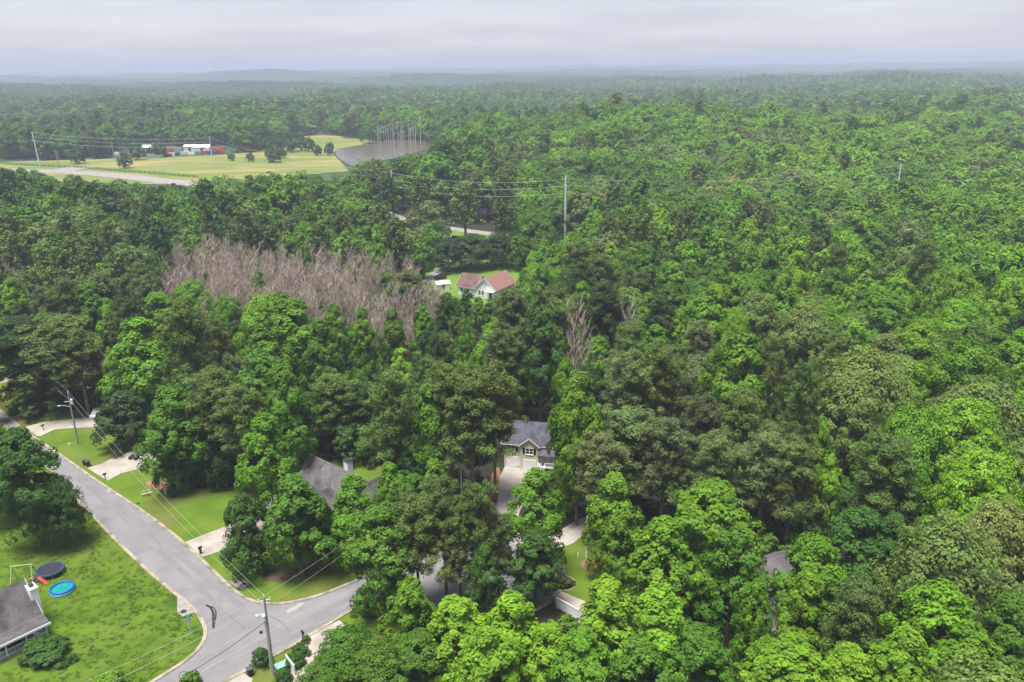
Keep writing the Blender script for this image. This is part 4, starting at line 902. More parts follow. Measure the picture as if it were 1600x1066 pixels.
# landmark trees read off the photograph: kind, px, top py, width px, height m, tint, label
LM = [
 ('pop', 22, 668, 110, 20, 'D', 'large dark green broad tree over the far end of the corner lawn'),
 ('oak', 88, 752, 70, 11, 'D', 'dark spreading tree leaning over the street edge beside the corner lawn'),
 ('pop', -14, 662, 90, 17, 'B', 'bright green tree at the picture edge behind the large dark one'),
 ('sg', 215, 497, 124, 23, 'B', 'big pointed bright green tree rising above the dark evergreens'),
 ('sg', 172, 545, 46, 16, 'Y', 'small yellow green tree just left of the big pointed bright tree'),
 ('holly', 188, 612, 92, 11.5, 'K', 'very dark broad evergreen below the big pointed bright tree'),
 ('pine', 75, 500, 120, 20, 'P', 'tall layered pine standing over the far lawn'),
 ('pine', 22, 500, 100, 20, 'K', 'dark pine left of the tall layered pine'),
 ('holly', 50, 575, 90, 9.5, 'D', 'dark dense tree rising straight from the far lawn edge'),
 ('pine', 115, 520, 80, 18.5, 'P', 'pine right of the tall layered pine'),
 ('pop', 270, 605, 110, 19, 'M', 'mid green round tree at the left front of the pine clump behind the lawn'),
 ('pine', 330, 585, 100, 21, 'P', 'broad pine in the middle of the clump behind the lawn'),
 ('pop', 400, 545, 115, 23, 'M', 'tall mid green rounded tree right of the lawn side pines'),
 ('pop', 440, 575, 100, 22, 'M', 'rounded green tree just behind the bright tree on the lawn'),
 ('holly', 335, 660, 70, 12, 'D', 'low dense dark tree at the back edge of the lawn'),
 ('holly', 262, 670, 60, 12, 'D', 'low dense dark tree by the driveway with the quad bike'),
 ('pine', 372, 610, 90, 20, 'P', 'pine standing over the back edge of the lawn'),
 ('pop', 412, 652, 100, 20, 'B', 'bright green tall tree left of the grey gabled house'),
 ('sg', 455, 745, 130, 16, 'M', 'layered mid green tree in the mulch bed of the island lawn'),
 ('holly', 378, 775, 88, 12.5, 'D', 'dark shaggy evergreen beside the pale driveway'),
 ('holly', 490, 770, 66, 12.5, 'D', 'dark small evergreen in the mulch bed before the grey gabled house'),
 ('sg', 548, 742, 104, 15, 'B', 'bright green tree in front of the grey gables'),
 ('sg', 607, 722, 66, 12, 'B', 'small bright green tree right of the grey gabled house'),
 ('sg', 676, 718, 72, 13, 'B', 'small bright green tree behind the front pines'),
 ('pop', 588, 790, 130, 17, 'M', 'tall mid green tree whose trunk stands at the street bend'),
 ('pine', 648, 782, 90, 17, 'P', 'leftmost tall thin pine in front of the pale cul de sac'),
 ('pine', 690, 752, 84, 18, 'P', 'second tall thin pine in front of the pale cul de sac'),
 ('pine', 745, 762, 78, 19, 'P', 'right hand tall thin pine in front of the pale cul de sac'),
 ('pop', 758, 850, 60, 14, 'D', 'dark slim tree between cul de sac pines and bright front trees'),
 ('pop', 838, 738, 104, 17, 'B', 'bright green tree beside the tan house driveway'),
 ('pop', 835, 830, 100, 12, 'D', 'dark leafy tree low beneath the bright driveway tree'),
 ('sg', 640, 903, 110, 14, 'B', 'fresh green pointed tree just below the street bend'),
 ('sg', 708, 935, 150, 15, 'Y', 'yellow green tree right of the fresh green pointed tree'),
 ('sg', 800, 932, 140, 16, 'Y', 'yellow green pointed tree in the middle of the front row'),
 ('sg', 765, 985, 140, 15, 'Y', 'yellow green tree lowest in the middle of the front row'),
 ('sg', 860, 975, 120, 14, 'Y', 'yellow green tree just left of the white panel fence'),
 ('pop', 655, 985, 110, 12, 'M', 'mid green tree under the fresh green pointed one'),
 ('oak', 540, 990, 120, 9, 'M', 'spreading mid green tree hanging over the near driveway'),
 ('oak', 590, 1015, 130, 9, 'M', 'broad mid green tree at the bottom edge right of the white panel'),
 ('oak', 500, 1040, 90, 7, 'M', 'low green tree beside the short white panel fence'),
 ('sg', 950, 903, 145, 17, 'Y', 'bright yellow green tree just right of the white panel fence'),
 ('sg', 1035, 915, 145, 17, 'Y', 'yellow green tree second right of the white panel fence'),
 ('sg', 910, 985, 140, 15, 'B', 'green tree below the white panel fence'),
 ('pop', 1000, 1000, 120, 14, 'M', 'mid green tree at the bottom edge under the yellow green pair'),
 ('pop', 1088, 975, 120, 14, 'M', 'shaded green tree beside the dark gap near the hidden house'),
 ('sg', 960, 737, 96, 17, 'Y', 'bright pointed tree between pines and cul de sac'),
 ('sg', 965, 800, 80, 13, 'B', 'green tree beneath the bright pointed one by the clay patch'),
 ('sg', 1038, 810, 150, 18, 'B', 'wide bright green tree left of the biggest front tree'),
 ('pop', 1118, 750, 170, 21, 'B', 'biggest bright green tree in the front right of the tan house'),
 ('pop', 1150, 830, 110, 17, 'M', 'shaded mid green side tree clinging to the biggest front tree'),
 ('pop', 1275, 838, 120, 17, 'B', 'bright rounded green tree right of the little grey roof'),
 ('sg', 1265, 885, 95, 16, 'Y', 'yellow green tree in front of the rounded green one by the grey roof'),
 ('sg', 1185, 905, 70, 14, 'B', 'slim green tree covering the hidden driveway'),
 ('sg', 1205, 1000, 110, 12, 'B', 'green tree below the hidden house'),
 ('sg', 1240, 1005, 180, 14, 'Y', 'yellow green tree at the bottom edge right of the dark gap'),
 ('pine', 1345, 920, 90, 16, 'P', 'dull green pine by itself among bright front trees'),
 ('sg', 1330, 1010, 130, 13, 'Y', 'yellow green tree at the bottom edge under the lone pine'),
 ('sg', 1425, 985, 125, 15, 'Y', 'yellow green tree right below the lone pine'),
 ('pop', 1475, 922, 150, 17, 'Y', 'yellow green tree with dark gap behind it near the right corner'),
 ('sg', 1520, 985, 150, 15, 'B', 'bright green tree near the bottom right corner'),
 ('oak', 1495, 830, 180, 20, 'O', 'pale olive wide oak right of the deep dark gap'),
 ('oak', 1565, 800, 140, 19, 'O', 'pale olive oak at the picture edge above the bottom right corner'),
 ('pop', 1585, 930, 100, 17, 'M', 'grey green tall tree at the right picture edge'),
 ('oak', 1545, 725, 150, 20, 'Y', 'broad yellow green oak at the right picture edge'),
 ('oak', 1360, 560, 160, 20, 'O', 'largest pale olive oak crown in the right hand woods'),
 ('oak', 1330, 590, 120, 18, 'O', 'olive oak just left below the largest pale olive oak'),
 ('oak', 1430, 650, 130, 19, 'B', 'wide green oak below the largest pale olive oak'),
 ('oak', 1515, 640, 150, 20, 'Y', 'yellow green oak with broad crown right of the olive oaks'),
 ('sg', 1440, 570, 60, 18, 'Y', 'small glowing yellow green tree right of the largest olive oak'),
 ('oak', 1400, 585, 90, 18, 'O', 'pale olive oak lobe between the largest olive oak and the glowing tree'),
 ('pop', 1160, 522, 125, 25, 'B', 'tall solitary bright green tree before the dark pine gap'),
 ('pop', 905, 583, 96, 26, 'B', 'very tall bright green tree right of the tan house'),
 ('pop', 885, 556, 66, 25, 'B', 'slender bright tree top behind the very tall bright tree'),
 ('pop', 845, 485, 84, 24, 'D', 'tall dark green tree with drooping layers above the tan house'),
 ('sg', 668, 603, 100, 21, 'B', 'pointed bright green tree left of the thick pines by the tan house'),
 ('pine', 735, 590, 120, 23, 'P', 'thick pine left of the tan house, front of its clump'),
 ('pine', 770, 575, 90, 24, 'P', 'thick pine left of the tan house, rear right of its clump'),
 ('pine', 700, 575, 90, 24, 'P', 'thick pine left of the tan house, rear left of its clump'),
 ('pine', 610, 590, 90, 23, 'P', 'slim pine with drooping boughs left of the pointed bright tree'),
 ('pine', 985, 645, 120, 19, 'Q', 'pale grey green pine with the widest crown beside the very tall bright tree'),
 ('pine', 1040, 660, 90, 19, 'Q', 'pale grey green pine right half of the wide pine crown'),
 ('pine', 940, 685, 90, 18, 'Q', 'pale grey green pine low left of the wide pine crown'),
 ('pine', 1120, 680, 90, 18, 'Q', 'grey green pine left of the pine pair beyond the biggest front tree'),
 ('pine', 1200, 685, 90, 18, 'Q', 'grey green pine of the pair beyond the biggest front tree'),
 ('pine', 1245, 690, 90, 18, 'P', 'grey green pine right of the pair beyond the biggest front tree'),
 ('pine', 1390, 690, 100, 19, 'P', 'broad dull pine below the olive oaks'),
 ('sg', 1290, 655, 44, 17, 'Y', 'small bright yellow green spire left of the green oak'),
 ('sg', 1300, 710, 60, 16, 'Y', 'bright thin tree amid the right hand pines'),
 ('sg', 1425, 720, 50, 16, 'B', 'slim bright tree right of the broad dull pine'),
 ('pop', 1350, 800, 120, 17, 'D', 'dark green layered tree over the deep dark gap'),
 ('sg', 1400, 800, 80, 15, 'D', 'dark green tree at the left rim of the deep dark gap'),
 ('pine', 985, 555, 90, 23, 'Q', 'pale grey green pine behind the very tall bright tree'),
 ('pine', 1030, 545, 80, 23, 'P', 'second pine behind the very tall bright tree'),
 ('pine', 1215, 560, 46, 23, 'P', 'thin pine with bare stem left of two at the dark gap'),
 ('pine', 1265, 568, 56, 23, 'P', 'thin pine with bare stem right of two at the dark gap'),
 ('sg', 452, 465, 140, 22, 'B', 'bright green tree at the lower edge of the dead woods'),
 ('sg', 410, 490, 100, 21, 'B', 'bright green tree left of the lower dead woods edge tree'),
 ('sg', 565, 480, 60, 20, 'B', 'small bright cone tree under the dead woods'),
 ('sg', 500, 500, 80, 21, 'M', 'mid green tree between the two bright trees under the dead woods'),
 ('oak', 298, 445, 76, 16, 'B', 'rounded bright tree at the left tip of the dead woods'),
 ('sg', 243, 455, 88, 17, 'B', 'bright tree left of the rounded one by the dead woods'),
 ('sg', 400, 418, 50, 15, 'B', 'small bright tree alone amid the dead woods'),
 ('sg', 547, 408, 24, 14, 'B', 'tiny bright tree in the right half of the dead woods'),
 ('sg', 481, 383, 26, 16, 'M', 'small green tree at the upper edge of the dead woods'),
 ('pine', 635, 425, 60, 15, 'P', 'green pine in the right half of the dead woods'),
 ('pine', 600, 428, 46, 14, 'P', 'pine left of the green pine in the dead woods'),
 ('pine', 618, 442, 48, 14, 'P', 'lowest green pine in the right half of the dead woods'),
 ('sg', 655, 452, 40, 13, 'D', 'dark green tree near the right tip of the dead woods'),
 ('sg', 320, 425, 20, 13, 'M', 'slim green tree in the left half of the dead woods'),
 ('sg', 1180, 890, 62, 13, 'B', 'green tree hiding the left side of the little grey roof'),
 ('sg', 590, 364, 44, 20, 'B', 'bright egg shaped tree above the dead woods'),
 ('sg', 725, 500, 52, 23, 'B', 'bright narrow tree top right of the lower woods'),
 ('sg', 745, 545, 60, 22, 'B', 'bright tree top behind the thick pine clump'),
 ('oak', 672, 312, 64, 19, 'Q', 'pale grey green rounded tree beside the country road'),
 ('pop', 645, 325, 46, 18, 'Q', 'grey green tree just left of the rounded one at the country road'),
 ('oak', 735, 368, 86, 12, 'K', 'dark shade tree behind the red roofed house, in the middle'),
 ('oak', 700, 372, 56, 12, 'K', 'dark shade tree behind the red roofed house, at its left'),
 ('oak', 780, 365, 60, 12, 'K', 'dark shade tree behind the red roofed house, at its right'),
 ('oak', 838, 330, 88, 20, 'M', 'large rounded green tree left of the tallest grey pole'),
 ('sg', 548, 320, 28, 19, 'Q', 'pale tree with fine foliage left of the lake side pole'),
 ('sg', 747, 462, 34, 10, 'B', 'small bright cone tree in front of the red roofed house'),
 ('sg', 727, 450, 20, 8, 'D', 'small dark tree at the front wall of the red roofed house'),
 ('pop', 1380, 355, 60, 20, 'M', 'tall green tree with pale stems in the right hand valley'),
 ('sg', 1270, 468, 34, 20, 'Y', 'small glowing yellow tree top in the right hand woods'),
 ('oak', 1255, 485, 110, 19, 'O', 'pale domed oak under the small glowing yellow tree top'),
 ('oak', 1185, 465, 100, 19, 'O', 'cream tinted oak left of the pale domed oak'),
 ('oak', 1150, 490, 60, 19, 'Y', 'yellow green round oak below the cream tinted oak'),
 ('oak', 1396, 279, 60, 17, 'M', 'rounded green tree hiding the foot of the ridge pole, its left half'),
 ('oak', 1424, 281, 56, 17, 'B', 'rounded bright tree hiding the foot of the ridge pole, its right half'),
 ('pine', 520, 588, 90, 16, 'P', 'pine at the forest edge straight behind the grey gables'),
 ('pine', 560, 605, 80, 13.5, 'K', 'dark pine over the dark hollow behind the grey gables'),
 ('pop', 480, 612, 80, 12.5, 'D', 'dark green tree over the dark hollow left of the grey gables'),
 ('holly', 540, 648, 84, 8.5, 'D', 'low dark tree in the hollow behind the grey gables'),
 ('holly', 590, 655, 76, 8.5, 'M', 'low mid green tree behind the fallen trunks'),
 ('pine', 716, 800, 70, 15, 'P', 'shorter thin pine standing before the cul de sac between the taller ones'),
 ('pine', 778, 812, 58, 14, 'Q', 'thin pale pine right of the cul de sac pines'),
 ('sg', 520, 474, 60, 18, 'B', 'bright tree overlapping the lower edge of the dead woods, left'),
 ('sg', 612, 482, 56, 18, 'M', 'green tree overlapping the lower edge of the dead woods, right'),
 ('oak', 350, 468, 70, 17, 'M', 'green tree overlapping the lower left corner of the dead woods'),
 ('sg', 660, 476, 50, 17, 'B', 'bright tree between the dead woods and red roofed house'),
 ('pop', 645, 738, 70, 13, 'M', 'green tree filling the gap right of the grey gabled house'),
 ('holly', 628, 690, 70, 12, 'D', 'dense dark tree behind the fallen trunks'),
 ('sg', 1462, 425, 44, 21, 'Y', 'yellow tipped tree high in the right hand woods'),
]
# pasture trees (base pixel given)
FT = [(124, 256, 22, 20), (197, 263, 18, 18), (392, 252, 14, 11), (428, 254, 26, 22), (215, 250, 20, 22), (250, 246, 20, 22), (455, 238, 18, 18), (470, 236, 22, 22), (484, 237, 16, 18), (497, 243, 14, 14), (515, 243, 14, 16), (420, 236, 16, 18), (362, 251, 12, 11), (408, 235, 16, 18), (440, 247, 16, 12), (439, 236, 18, 20), (566, 222, 10, 16), (518, 235, 8, 10)]
FTL = ['round tree standing alone on the pasture left of the sheds', 'bushy tree alone on the pasture below the sheds', 'small tree alone on the pasture right of the red containers', 'forked dark tree in the pasture before the lake', 'tall tree beside the small red roofed barn', 'round tree shading the dark shed with tin roof', 'leftmost of the close trees near the lake shore', 'second of the close trees near the lake shore', 'third of the close trees near the lake shore', 'small tree at the pasture corner by the lake', 'bright small tree on the near lake shore', 'tree left of the close lake shore trees', 'low tree on the pasture right of the big red stack', 'tree at the pasture back edge behind the forked tree', 'small tree touching the forked dark tree', 'tree just behind the forked dark tree', 'single tree on the far grassy shore of the lake', 'bush like tree on the lake shore point']
# areas of the photograph in which the ground, a house or a pole shows: no crown of the filling woods may stand in them
KEEP = [
 [(-40, 585), (30, 590), (40, 625), (130, 648), (150, 700), (215, 700), (235, 762), (300, 778), (365, 772), (368, 820), (300, 880), (330, 915), (400, 935), (500, 925), (530, 840), (560, 800), (515, 735), (472, 708), (540, 708), (596, 716), (600, 742), (578, 830), (575, 900), (575, 960), (480, 1010), (430, 1070), (430, 1110), (-60, 1110), (-60, 1000), (45, 880), (150, 830), (155, 800), (100, 740), (-40, 650)],
 [(770, 652), (858, 652), (868, 748), (830, 765), (800, 850), (765, 850), (765, 740)],
 [(600, 840), (900, 835), (930, 860), (935, 940), (925, 985), (880, 965), (610, 950)],
 [(668, 432), (700, 402), (802, 406), (806, 456), (750, 470), (715, 466), (690, 452)],
 [(248, 392), (300, 378), (420, 383), (600, 398), (690, 430), (700, 452), (650, 476), (600, 482), (560, 474), (500, 456), (450, 454), (400, 458), (340, 470), (300, 460), (250, 435)],
 [(-60, 225), (60, 240), (200, 228), (360, 226), (400, 238), (470, 209), (520, 208), (585, 218), (545, 262), (480, 262), (300, 282), (245, 288), (70, 268), (-60, 256)],
 [(518, 228), (560, 212), (665, 214), (675, 226), (640, 237), (590, 249), (540, 254), (522, 242)],
 [(620, 334), (660, 345), (660, 357), (620, 349)], [(706, 349), (780, 360), (780, 373), (706, 366)],
 [(864, 268), (904, 268), (904, 358), (864, 358)], [(596, 262), (628, 262), (628, 322), (596, 322)], [(1403, 250), (1412, 250), (1412, 266), (1403, 266)], [(1174, 292), (1182, 292), (1182, 316), (1174, 316)],
 [(45, 200), (66, 200), (66, 264), (45, 264)], [(320, 208), (332, 208), (332, 262), (320, 262)],
 [(140, 584), (160, 584), (160, 602), (140, 602)], [(1200, 866), (1232, 866), (1232, 885), (1200, 885)], [(716, 732), (728, 732), (728, 765), (716, 765)],
 [(1130, 930), (1180, 930), (1180, 1000), (1130, 1030)], [(1195, 940), (1235, 940), (1235, 990), (1195, 990)], [(1215, 620), (1280, 600), (1280, 650), (1215, 660)]]
GROUND_NO = [GP([(178, 250), (178, 231), (370, 228), (370, 246)]), LAWN2, LAWN3, LAWN4, GP([(660, 440), (690, 415), (800, 415), (808, 455), (760, 472), (715, 472)]), ROAD, FIELD, LAKE, LAWN1, [la(hC, -1, -3), la(hC, 12, -3), la(hC, 12, 9.5), la(hC, -1, 9.5)], [la(hB, -8, -10), la(hB, 10, -10), la(hB, 10, 6.5), la(hB, -8, 6.5)],
             [la(hE, -5, -5), la(hE, 9, -5), la(hE, 9, 5), la(hE, -5, 5)], [la(hF, -6, -9), la(hF, 6, -9), la(hF, 6, 5), la(hF, -6, 5)], GP(DR['g']), GP(DR['h']),
             [(-60, 420), (-60, 385), (20, 340), (20, 362)]]
HW = GP([(-120, 250), (60, 258), (250, 275), (420, 292), (560, 308), (560, 330), (420, 312), (250, 292), (60, 276), (-120, 268)])
CRD = GP([(540, 300), (625, 338), (660, 347), (700, 353), (775, 362), (860, 368), (860, 384), (775, 377), (700, 366), (660, 358), (625, 350), (540, 318)])
GROUND_NO += [HW, CRD]
trees = []   # dicts: k,x,y,h,r,tint,label
for (k, px, py, wpx, h, tn, lab) in LM:
    x, y = G(px, py+2, h); z = float(HT(x, y))
    if abs(z) > .3: x, y = G(px, py+2, h+z); z = float(HT(x, y))
    d = math.sqrt(x*x+y*y+(CAMZ-h*.7)**2); trees.append(dict(k=k, x=x, y=y, z=z, h=h, r=wpx*d/FPX/2*.92, t=tn, lab=lab, lm=True))
for (q, lab) in zip(FT, FTL):
    x, y = G(q[0], q[1], .3); d = math.hypot(x, y); hh = q[3]*d/FPX*1.05; trees.append(dict(k='rnd', x=x, y=y, z=.2, h=hh, r=q[2]*d/FPX/2, t='D' if q[2] > 12 else 'M', lab=lab, lm=True))
lmx = np.array([t['x'] for t in trees]); lmy = np.array([t['y'] for t in trees]); lmr = np.array([t['r'] for t in trees])
def vn(x, y, s, o):     # smooth value noise in 0..1
    x = x/s+o*17.3; y = y/s-o*9.1; xi = np.floor(x).astype(int); yi = np.floor(y).astype(int); fx = x-xi; fy = y-yi; fx = fx*fx*(3-2*fx); fy = fy*fy*(3-2*fy)
    hsh = lambda a, b: ((np.sin(a*127.1+b*311.7+o*74.7)*43758.5453) % 1)
    return (hsh(xi, yi)*(1-fx)+hsh(xi+1, yi)*fx)*(1-fy)+(hsh(xi, yi+1)*(1-fx)+hsh(xi+1, yi+1)*fx)*fy
def fill(r0, r1, step, half, jit=.42):
    xs = np.arange(-r1, r1, step, dtype=float); ys = np.arange(10, r1, step, dtype=float); X, Y = np.meshgrid(xs, ys); X = X.ravel().copy(); Y = Y.ravel().copy()
    X += (np.floor(Y/step) % 2)*step*.5; X += rng.uniform(-jit, jit, X.size)*step; Y += rng.uniform(-jit, jit, X.size)*step
    D = np.hypot(X, Y); A = np.abs(np.arctan2(X, Y)); m_ = (D >= r0) & (D < r1) & (A < half); return X[m_], Y[m_]
def species(X, Y):
    """kind: 0 sg 1 pop 2 oak 3 pine; tint key index array; from where in the woods a tree stands"""
    n = len(X); px, py = PR(X, Y, HT(X, Y)+17); D = np.hypot(X, Y); n1 = vn(X, Y, 38, 1); n2 = vn(X, Y, 60, 2); n4 = vn(X, Y, 170, 6); u = rng.uniform(0, 1, n); v = rng.uniform(0, 1, n)
    pp = np.full(n, .10)
    pp = np.where((px > 250) & (px < 860) & (py > 470) & (py < 760), .72, pp)
    pp = np.where((px >= 860) & (px < 1290) & (py > 520) & (py < 760), .70, pp)
    pp = np.where((px > -100) & (px < 290) & (py > 370) & (py < 660), .62, pp)
    pp = np.where((px > 560) & (px < 800) & (py > 235) & (py < 350), .62, pp)
    pp = np.where((px > 200) & (px < 640) & (py > 330) & (py < 395), .45, pp)
    pp = np.where((px >= 800) & (px < 1100) & (py > 350) & (py < 520), .38, pp)
    pp = np.where((px > 1150) & (py > 380) & (py < 560), .10, pp)
    pp = np.where((D > 900), .10+.5*(n2 > .66), pp)
    pp = np.clip(pp+(n1-.5)*.6-.06*(D > 330), .01, .95)
    kind = np.where(u < pp, 3, np.where(v < .42, 0, np.where(v < .72, 1, 2)))
    olive = (px > 780) & (py > 190) & (py < 330)
    kind = np.where(olive & (kind != 3) & (v > .25), 2, kind)
    tn = np.empty(n, object); w = rng.uniform(0, 1, n)
    for i in range(n):
        if kind[i] == 3 and D[i] > 330: tn[i] = 'P' if w[i] < .7 else 'D'
        elif kind[i] == 3: tn[i] = 'P' if w[i] < .55 else ('K' if w[i] < .72 else ('Q' if w[i] < .92 else 'R'))
        else:
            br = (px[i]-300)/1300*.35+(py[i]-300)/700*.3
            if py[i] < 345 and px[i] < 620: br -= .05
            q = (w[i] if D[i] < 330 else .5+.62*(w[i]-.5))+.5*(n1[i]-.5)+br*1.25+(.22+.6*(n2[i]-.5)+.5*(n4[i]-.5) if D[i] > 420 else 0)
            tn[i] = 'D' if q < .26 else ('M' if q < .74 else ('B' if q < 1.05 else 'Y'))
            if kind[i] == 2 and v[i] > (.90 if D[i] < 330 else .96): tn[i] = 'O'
            if olive[i] and w[i]+n1[i] > 1.25: tn[i] = 'O'
            if w[i] < .03 and D[i] < 330: tn[i] = 'Q'
    return kind, tn
KN = ['sg', 'pop', 'oak', 'pine']
KEEPD = {0: 175, 1: 140, 2: 112, 3: 262, 4: 275, 9: 349, 10: 377, 11: 382, 12: 371, 13: 644, 14: 631, 15: 182, 16: 100, 17: 127, 18: 95, 19: 95}
def crown_blocks(X, Y, Z, H, Rr, polys=KEEP):
    DD_ = np.hypot(X, Y)
    bad = np.zeros(len(X), bool)
    for (fx, fz) in ((0, 1.0), (0, .8), (0, .6), (-.85, .75), (.85, .75), (-.95, .5), (.95, .5), (0, .4), (-.5, .93), (.5, .93)):
        px, py = PR(X+fx*Rr, Y, Z+H*fz)
        for q, P in enumerate(polys): bad |= inpoly(px, py, P) & (DD_ < (KEEPD.get(q, 1e9) if polys is KEEP else 1e9))
    return bad
X, Y = fill(38, 330, 7.0, .80); X_, Y_ = fill(330, 1000, 9.6, .80); X = np.concatenate([X, X_]); Y = np.concatenate([Y, Y_]); D = np.hypot(X, Y)
keep = rng.uniform(0, 1, len(X)) < np.where(D < 330, .93, np.where(D < 560, .86, .80)); X, Y, D = X[keep], Y[keep], D[keep]
kind, tn = species(X, Y); n = len(X)
base_h = np.array([18., 19., 16.5, 20.5])[kind]; base_r = np.array([4.5, 5.2, 6.6, 3.8])[kind]*np.where(D < 330, 1.04, 1.42)*np.where((D > 330) & (kind == 0), 1.12, 1)
sc_ = rng.uniform(.72, 1.18, n)*np.where((D > 330) & (rng.uniform(0, 1, n) < .08), 1.22, 1); Hh = base_h*sc_*rng.uniform(.90, 1.08, n)*(.93+.2*vn(X, Y, 45, 5))*np.where(D < 330, 1, 1.14); Rr = base_r*sc_; Z = HT(X, Y)
bad = np.zeros(n, bool)
for P in GROUND_NO: bad |= inpoly(X, Y, P)
bad |= crown_blocks(X, Y, Z, Hh, Rr)
DEADR = [G(250, 392, 13), G(310, 380, 13), G(420, 386, 13), G(520, 392, 13), G(600, 402, 13), G(650, 418, 13), G(695, 440, 13), G(690, 465, 13), G(640, 495, 13), G(570, 492, 13), G(480, 478, 13), G(400, 474, 13), G(330, 486, 13), G(255, 440, 13)]
bad |= inpoly(X, Y, DEADR)
for i in range(len(lmx)):
    d = np.hypot(X-lmx[i], Y-lmy[i]); bad |= d < (lmr[i]*.95+Rr*.45)
# keep landmark crowns visible: nothing taller right in front of them
for i, t in enumerate(trees[:len(LM)]):
    cxp, cyp = PR(t['x'], t['y'], t['z']+t['h']*.72); w = t['r']*FPX/math.hypot(t['x'], t['y'])*.8; hw = t['h']*.22*FPX/math.hypot(t['x'], t['y'])
    bad |= (np.hypot(X, Y) < math.hypot(t['x'], t['y'])) & crown_blocks(X, Y, Z, Hh, Rr, [[(cxp-w*.5, cyp-hw), (cxp+w*.5, cyp-hw), (cxp+w*.5, cyp+hw*.7), (cxp-w*.5, cyp+hw*.7)]])
g_ = ~bad; X, Y, Z, Hh, Rr, kind, tn = X[g_], Y[g_], Z[g_], Hh[g_], Rr[g_], kind[g_], tn[g_]
D = np.hypot(X, Y); px, py = PR(X, Y, Z+Hh*.9); inframe = (px > -45) & (px < 1645) & (py < 1110) & (py > 90)
order = np.argsort(D); used = np.zeros(len(X), bool); cnt = {'b': sum(1 for t in trees if t['k'] != 'pine'), 'p': sum(1 for t in trees if t['k'] == 'pine')}
for i in order:
    if not inframe[i]: continue
    c = 'p' if kind[i] == 3 else 'b'
    if cnt[c] >= 298: continue
    cnt[c] += 1; used[i] = True; trees.append(dict(k=KN[kind[i]], x=X[i], y=Y[i], z=Z[i], h=Hh[i], r=Rr[i], t=tn[i], lab=None, lm=False))
# ---- descriptions for the filling trees: by the landmark they stand nearest in the picture, then by order from the left
LAND = [(60, 470, 'in the pine woods beyond the far lawn'), (160, 400, 'left of the dead woods'), (60, 330, 'below the highway'), (250, 320, 'between highway and dead woods'), (420, 330, 'above the dead woods'),
 (540, 340, 'left of the lake side pole'), (770, 300, 'behind the country road'), (610, 290, 'around the lake side pole foot'), (690, 270, 'in the dark pines below the lake'), (700, 330, 'close above the country road'), (820, 400, 'right of the red roofed house'), (930, 400, 'below the tallest grey pole'), (1050, 350, 'right of the tallest grey pole'),
 (1200, 360, 'in the valley right of the slim pole'), (1350, 380, 'in the valley below the ridge pole'), (1520, 380, 'on the slope right of the ridge pole'), (860, 470, 'above the tall dark layered tree'), (980, 470, 'around the two bare grey trees'),
 (1090, 470, 'left of the cream tinted oak'), (1300, 450, 'around the small glowing yellow tree top'), (1480, 480, 'in the bright rightmost woods'), (1500, 560, 'right of the largest olive oak'), (1250, 540, 'above the thin bare stemmed pines'),
 (1050, 600, 'near the wide pale pine'), (950, 620, 'close behind the very tall bright tree'), (830, 590, 'behind the tan house'), (760, 530, 'behind the thick pine clump'), (640, 550, 'in the pine woods above the grey gabled house'),
 (540, 560, 'in shady woods behind the grey gabled house'), (520, 640, 'at the forest edge behind the grey gables'), (450, 530, 'behind the tall rounded mid green tree'), (340, 530, 'behind the lawn side clump'), (250, 560, 'right of the big pointed bright tree'),
 (150, 540, 'left of the big pointed bright tree'), (680, 660, 'left of the tan house driveway'), (900, 720, 'beside the tan house porch'), (1080, 720, 'beyond the biggest front tree'), (1220, 760, 'in the shade above the little grey roof'), (1330, 740, 'among the right hand pines'),
 (1480, 760, 'right of the broad dull pine'), (1560, 880, 'by the rightmost olive oaks'), (1400, 880, 'round the deep dark gap'), (1250, 960, 'near the hidden house'), (1100, 900, 'under the biggest front tree'), (1000, 860, 'near the cul de sac clay patch'), (800, 900, 'at the near rim of the cul de sac'), (1500, 1040, 'in the bottom right corner'), (1150, 1040, 'below the dark gap'), (900, 1040, 'under the white fence'), (650, 1040, 'right of the near driveway')]
KW = dict(sg='pointed tree', pop='egg shaped tree', oak='broad round tree', holly='dense evergreen', pine='pine')
groups = {}
for t in trees:
    t['px'], t['py'] = (float(v) for v in PR(t['x'], t['y'], t['z']+t['h']*.8))
    if t['lab']: continue
    L0 = min(LAND, key=lambda q: (q[0]-t['px'])**2+2.2*(q[1]-t['py'])**2)[2]; t['land'] = L0
    groups.setdefault((t['k'], t['t'], L0), []).append(t)
ORD = ['first', 'second', 'third', 'fourth', 'fifth', 'sixth', 'seventh', 'eighth', 'ninth', 'tenth', 'eleventh', 'twelfth', 'thirteenth', 'fourteenth', 'fifteenth', 'sixteenth', 'seventeenth', 'eighteenth', 'nineteenth', 'twentieth']+['twenty-'+q for q in ('first', 'second', 'third', 'fourth', 'fifth', 'sixth', 'seventh', 'eighth', 'ninth')]+['thirtieth']+['thirty-'+q for q in ('first', 'second', 'third', 'fourth', 'fifth', 'sixth', 'seventh', 'eighth', 'ninth')]
for (k, tt, L0), l in groups.items():
    l.sort(key=lambda q: q['px']); m_ = len(l)
    for i, t in enumerate(l):
        nm = f'{TW[tt]} {KW[k]}'
        t['lab'] = f'{nm} {L0}' if m_ == 1 else (f'{nm} {L0}, {ORD[min(i, 38)]} from left')
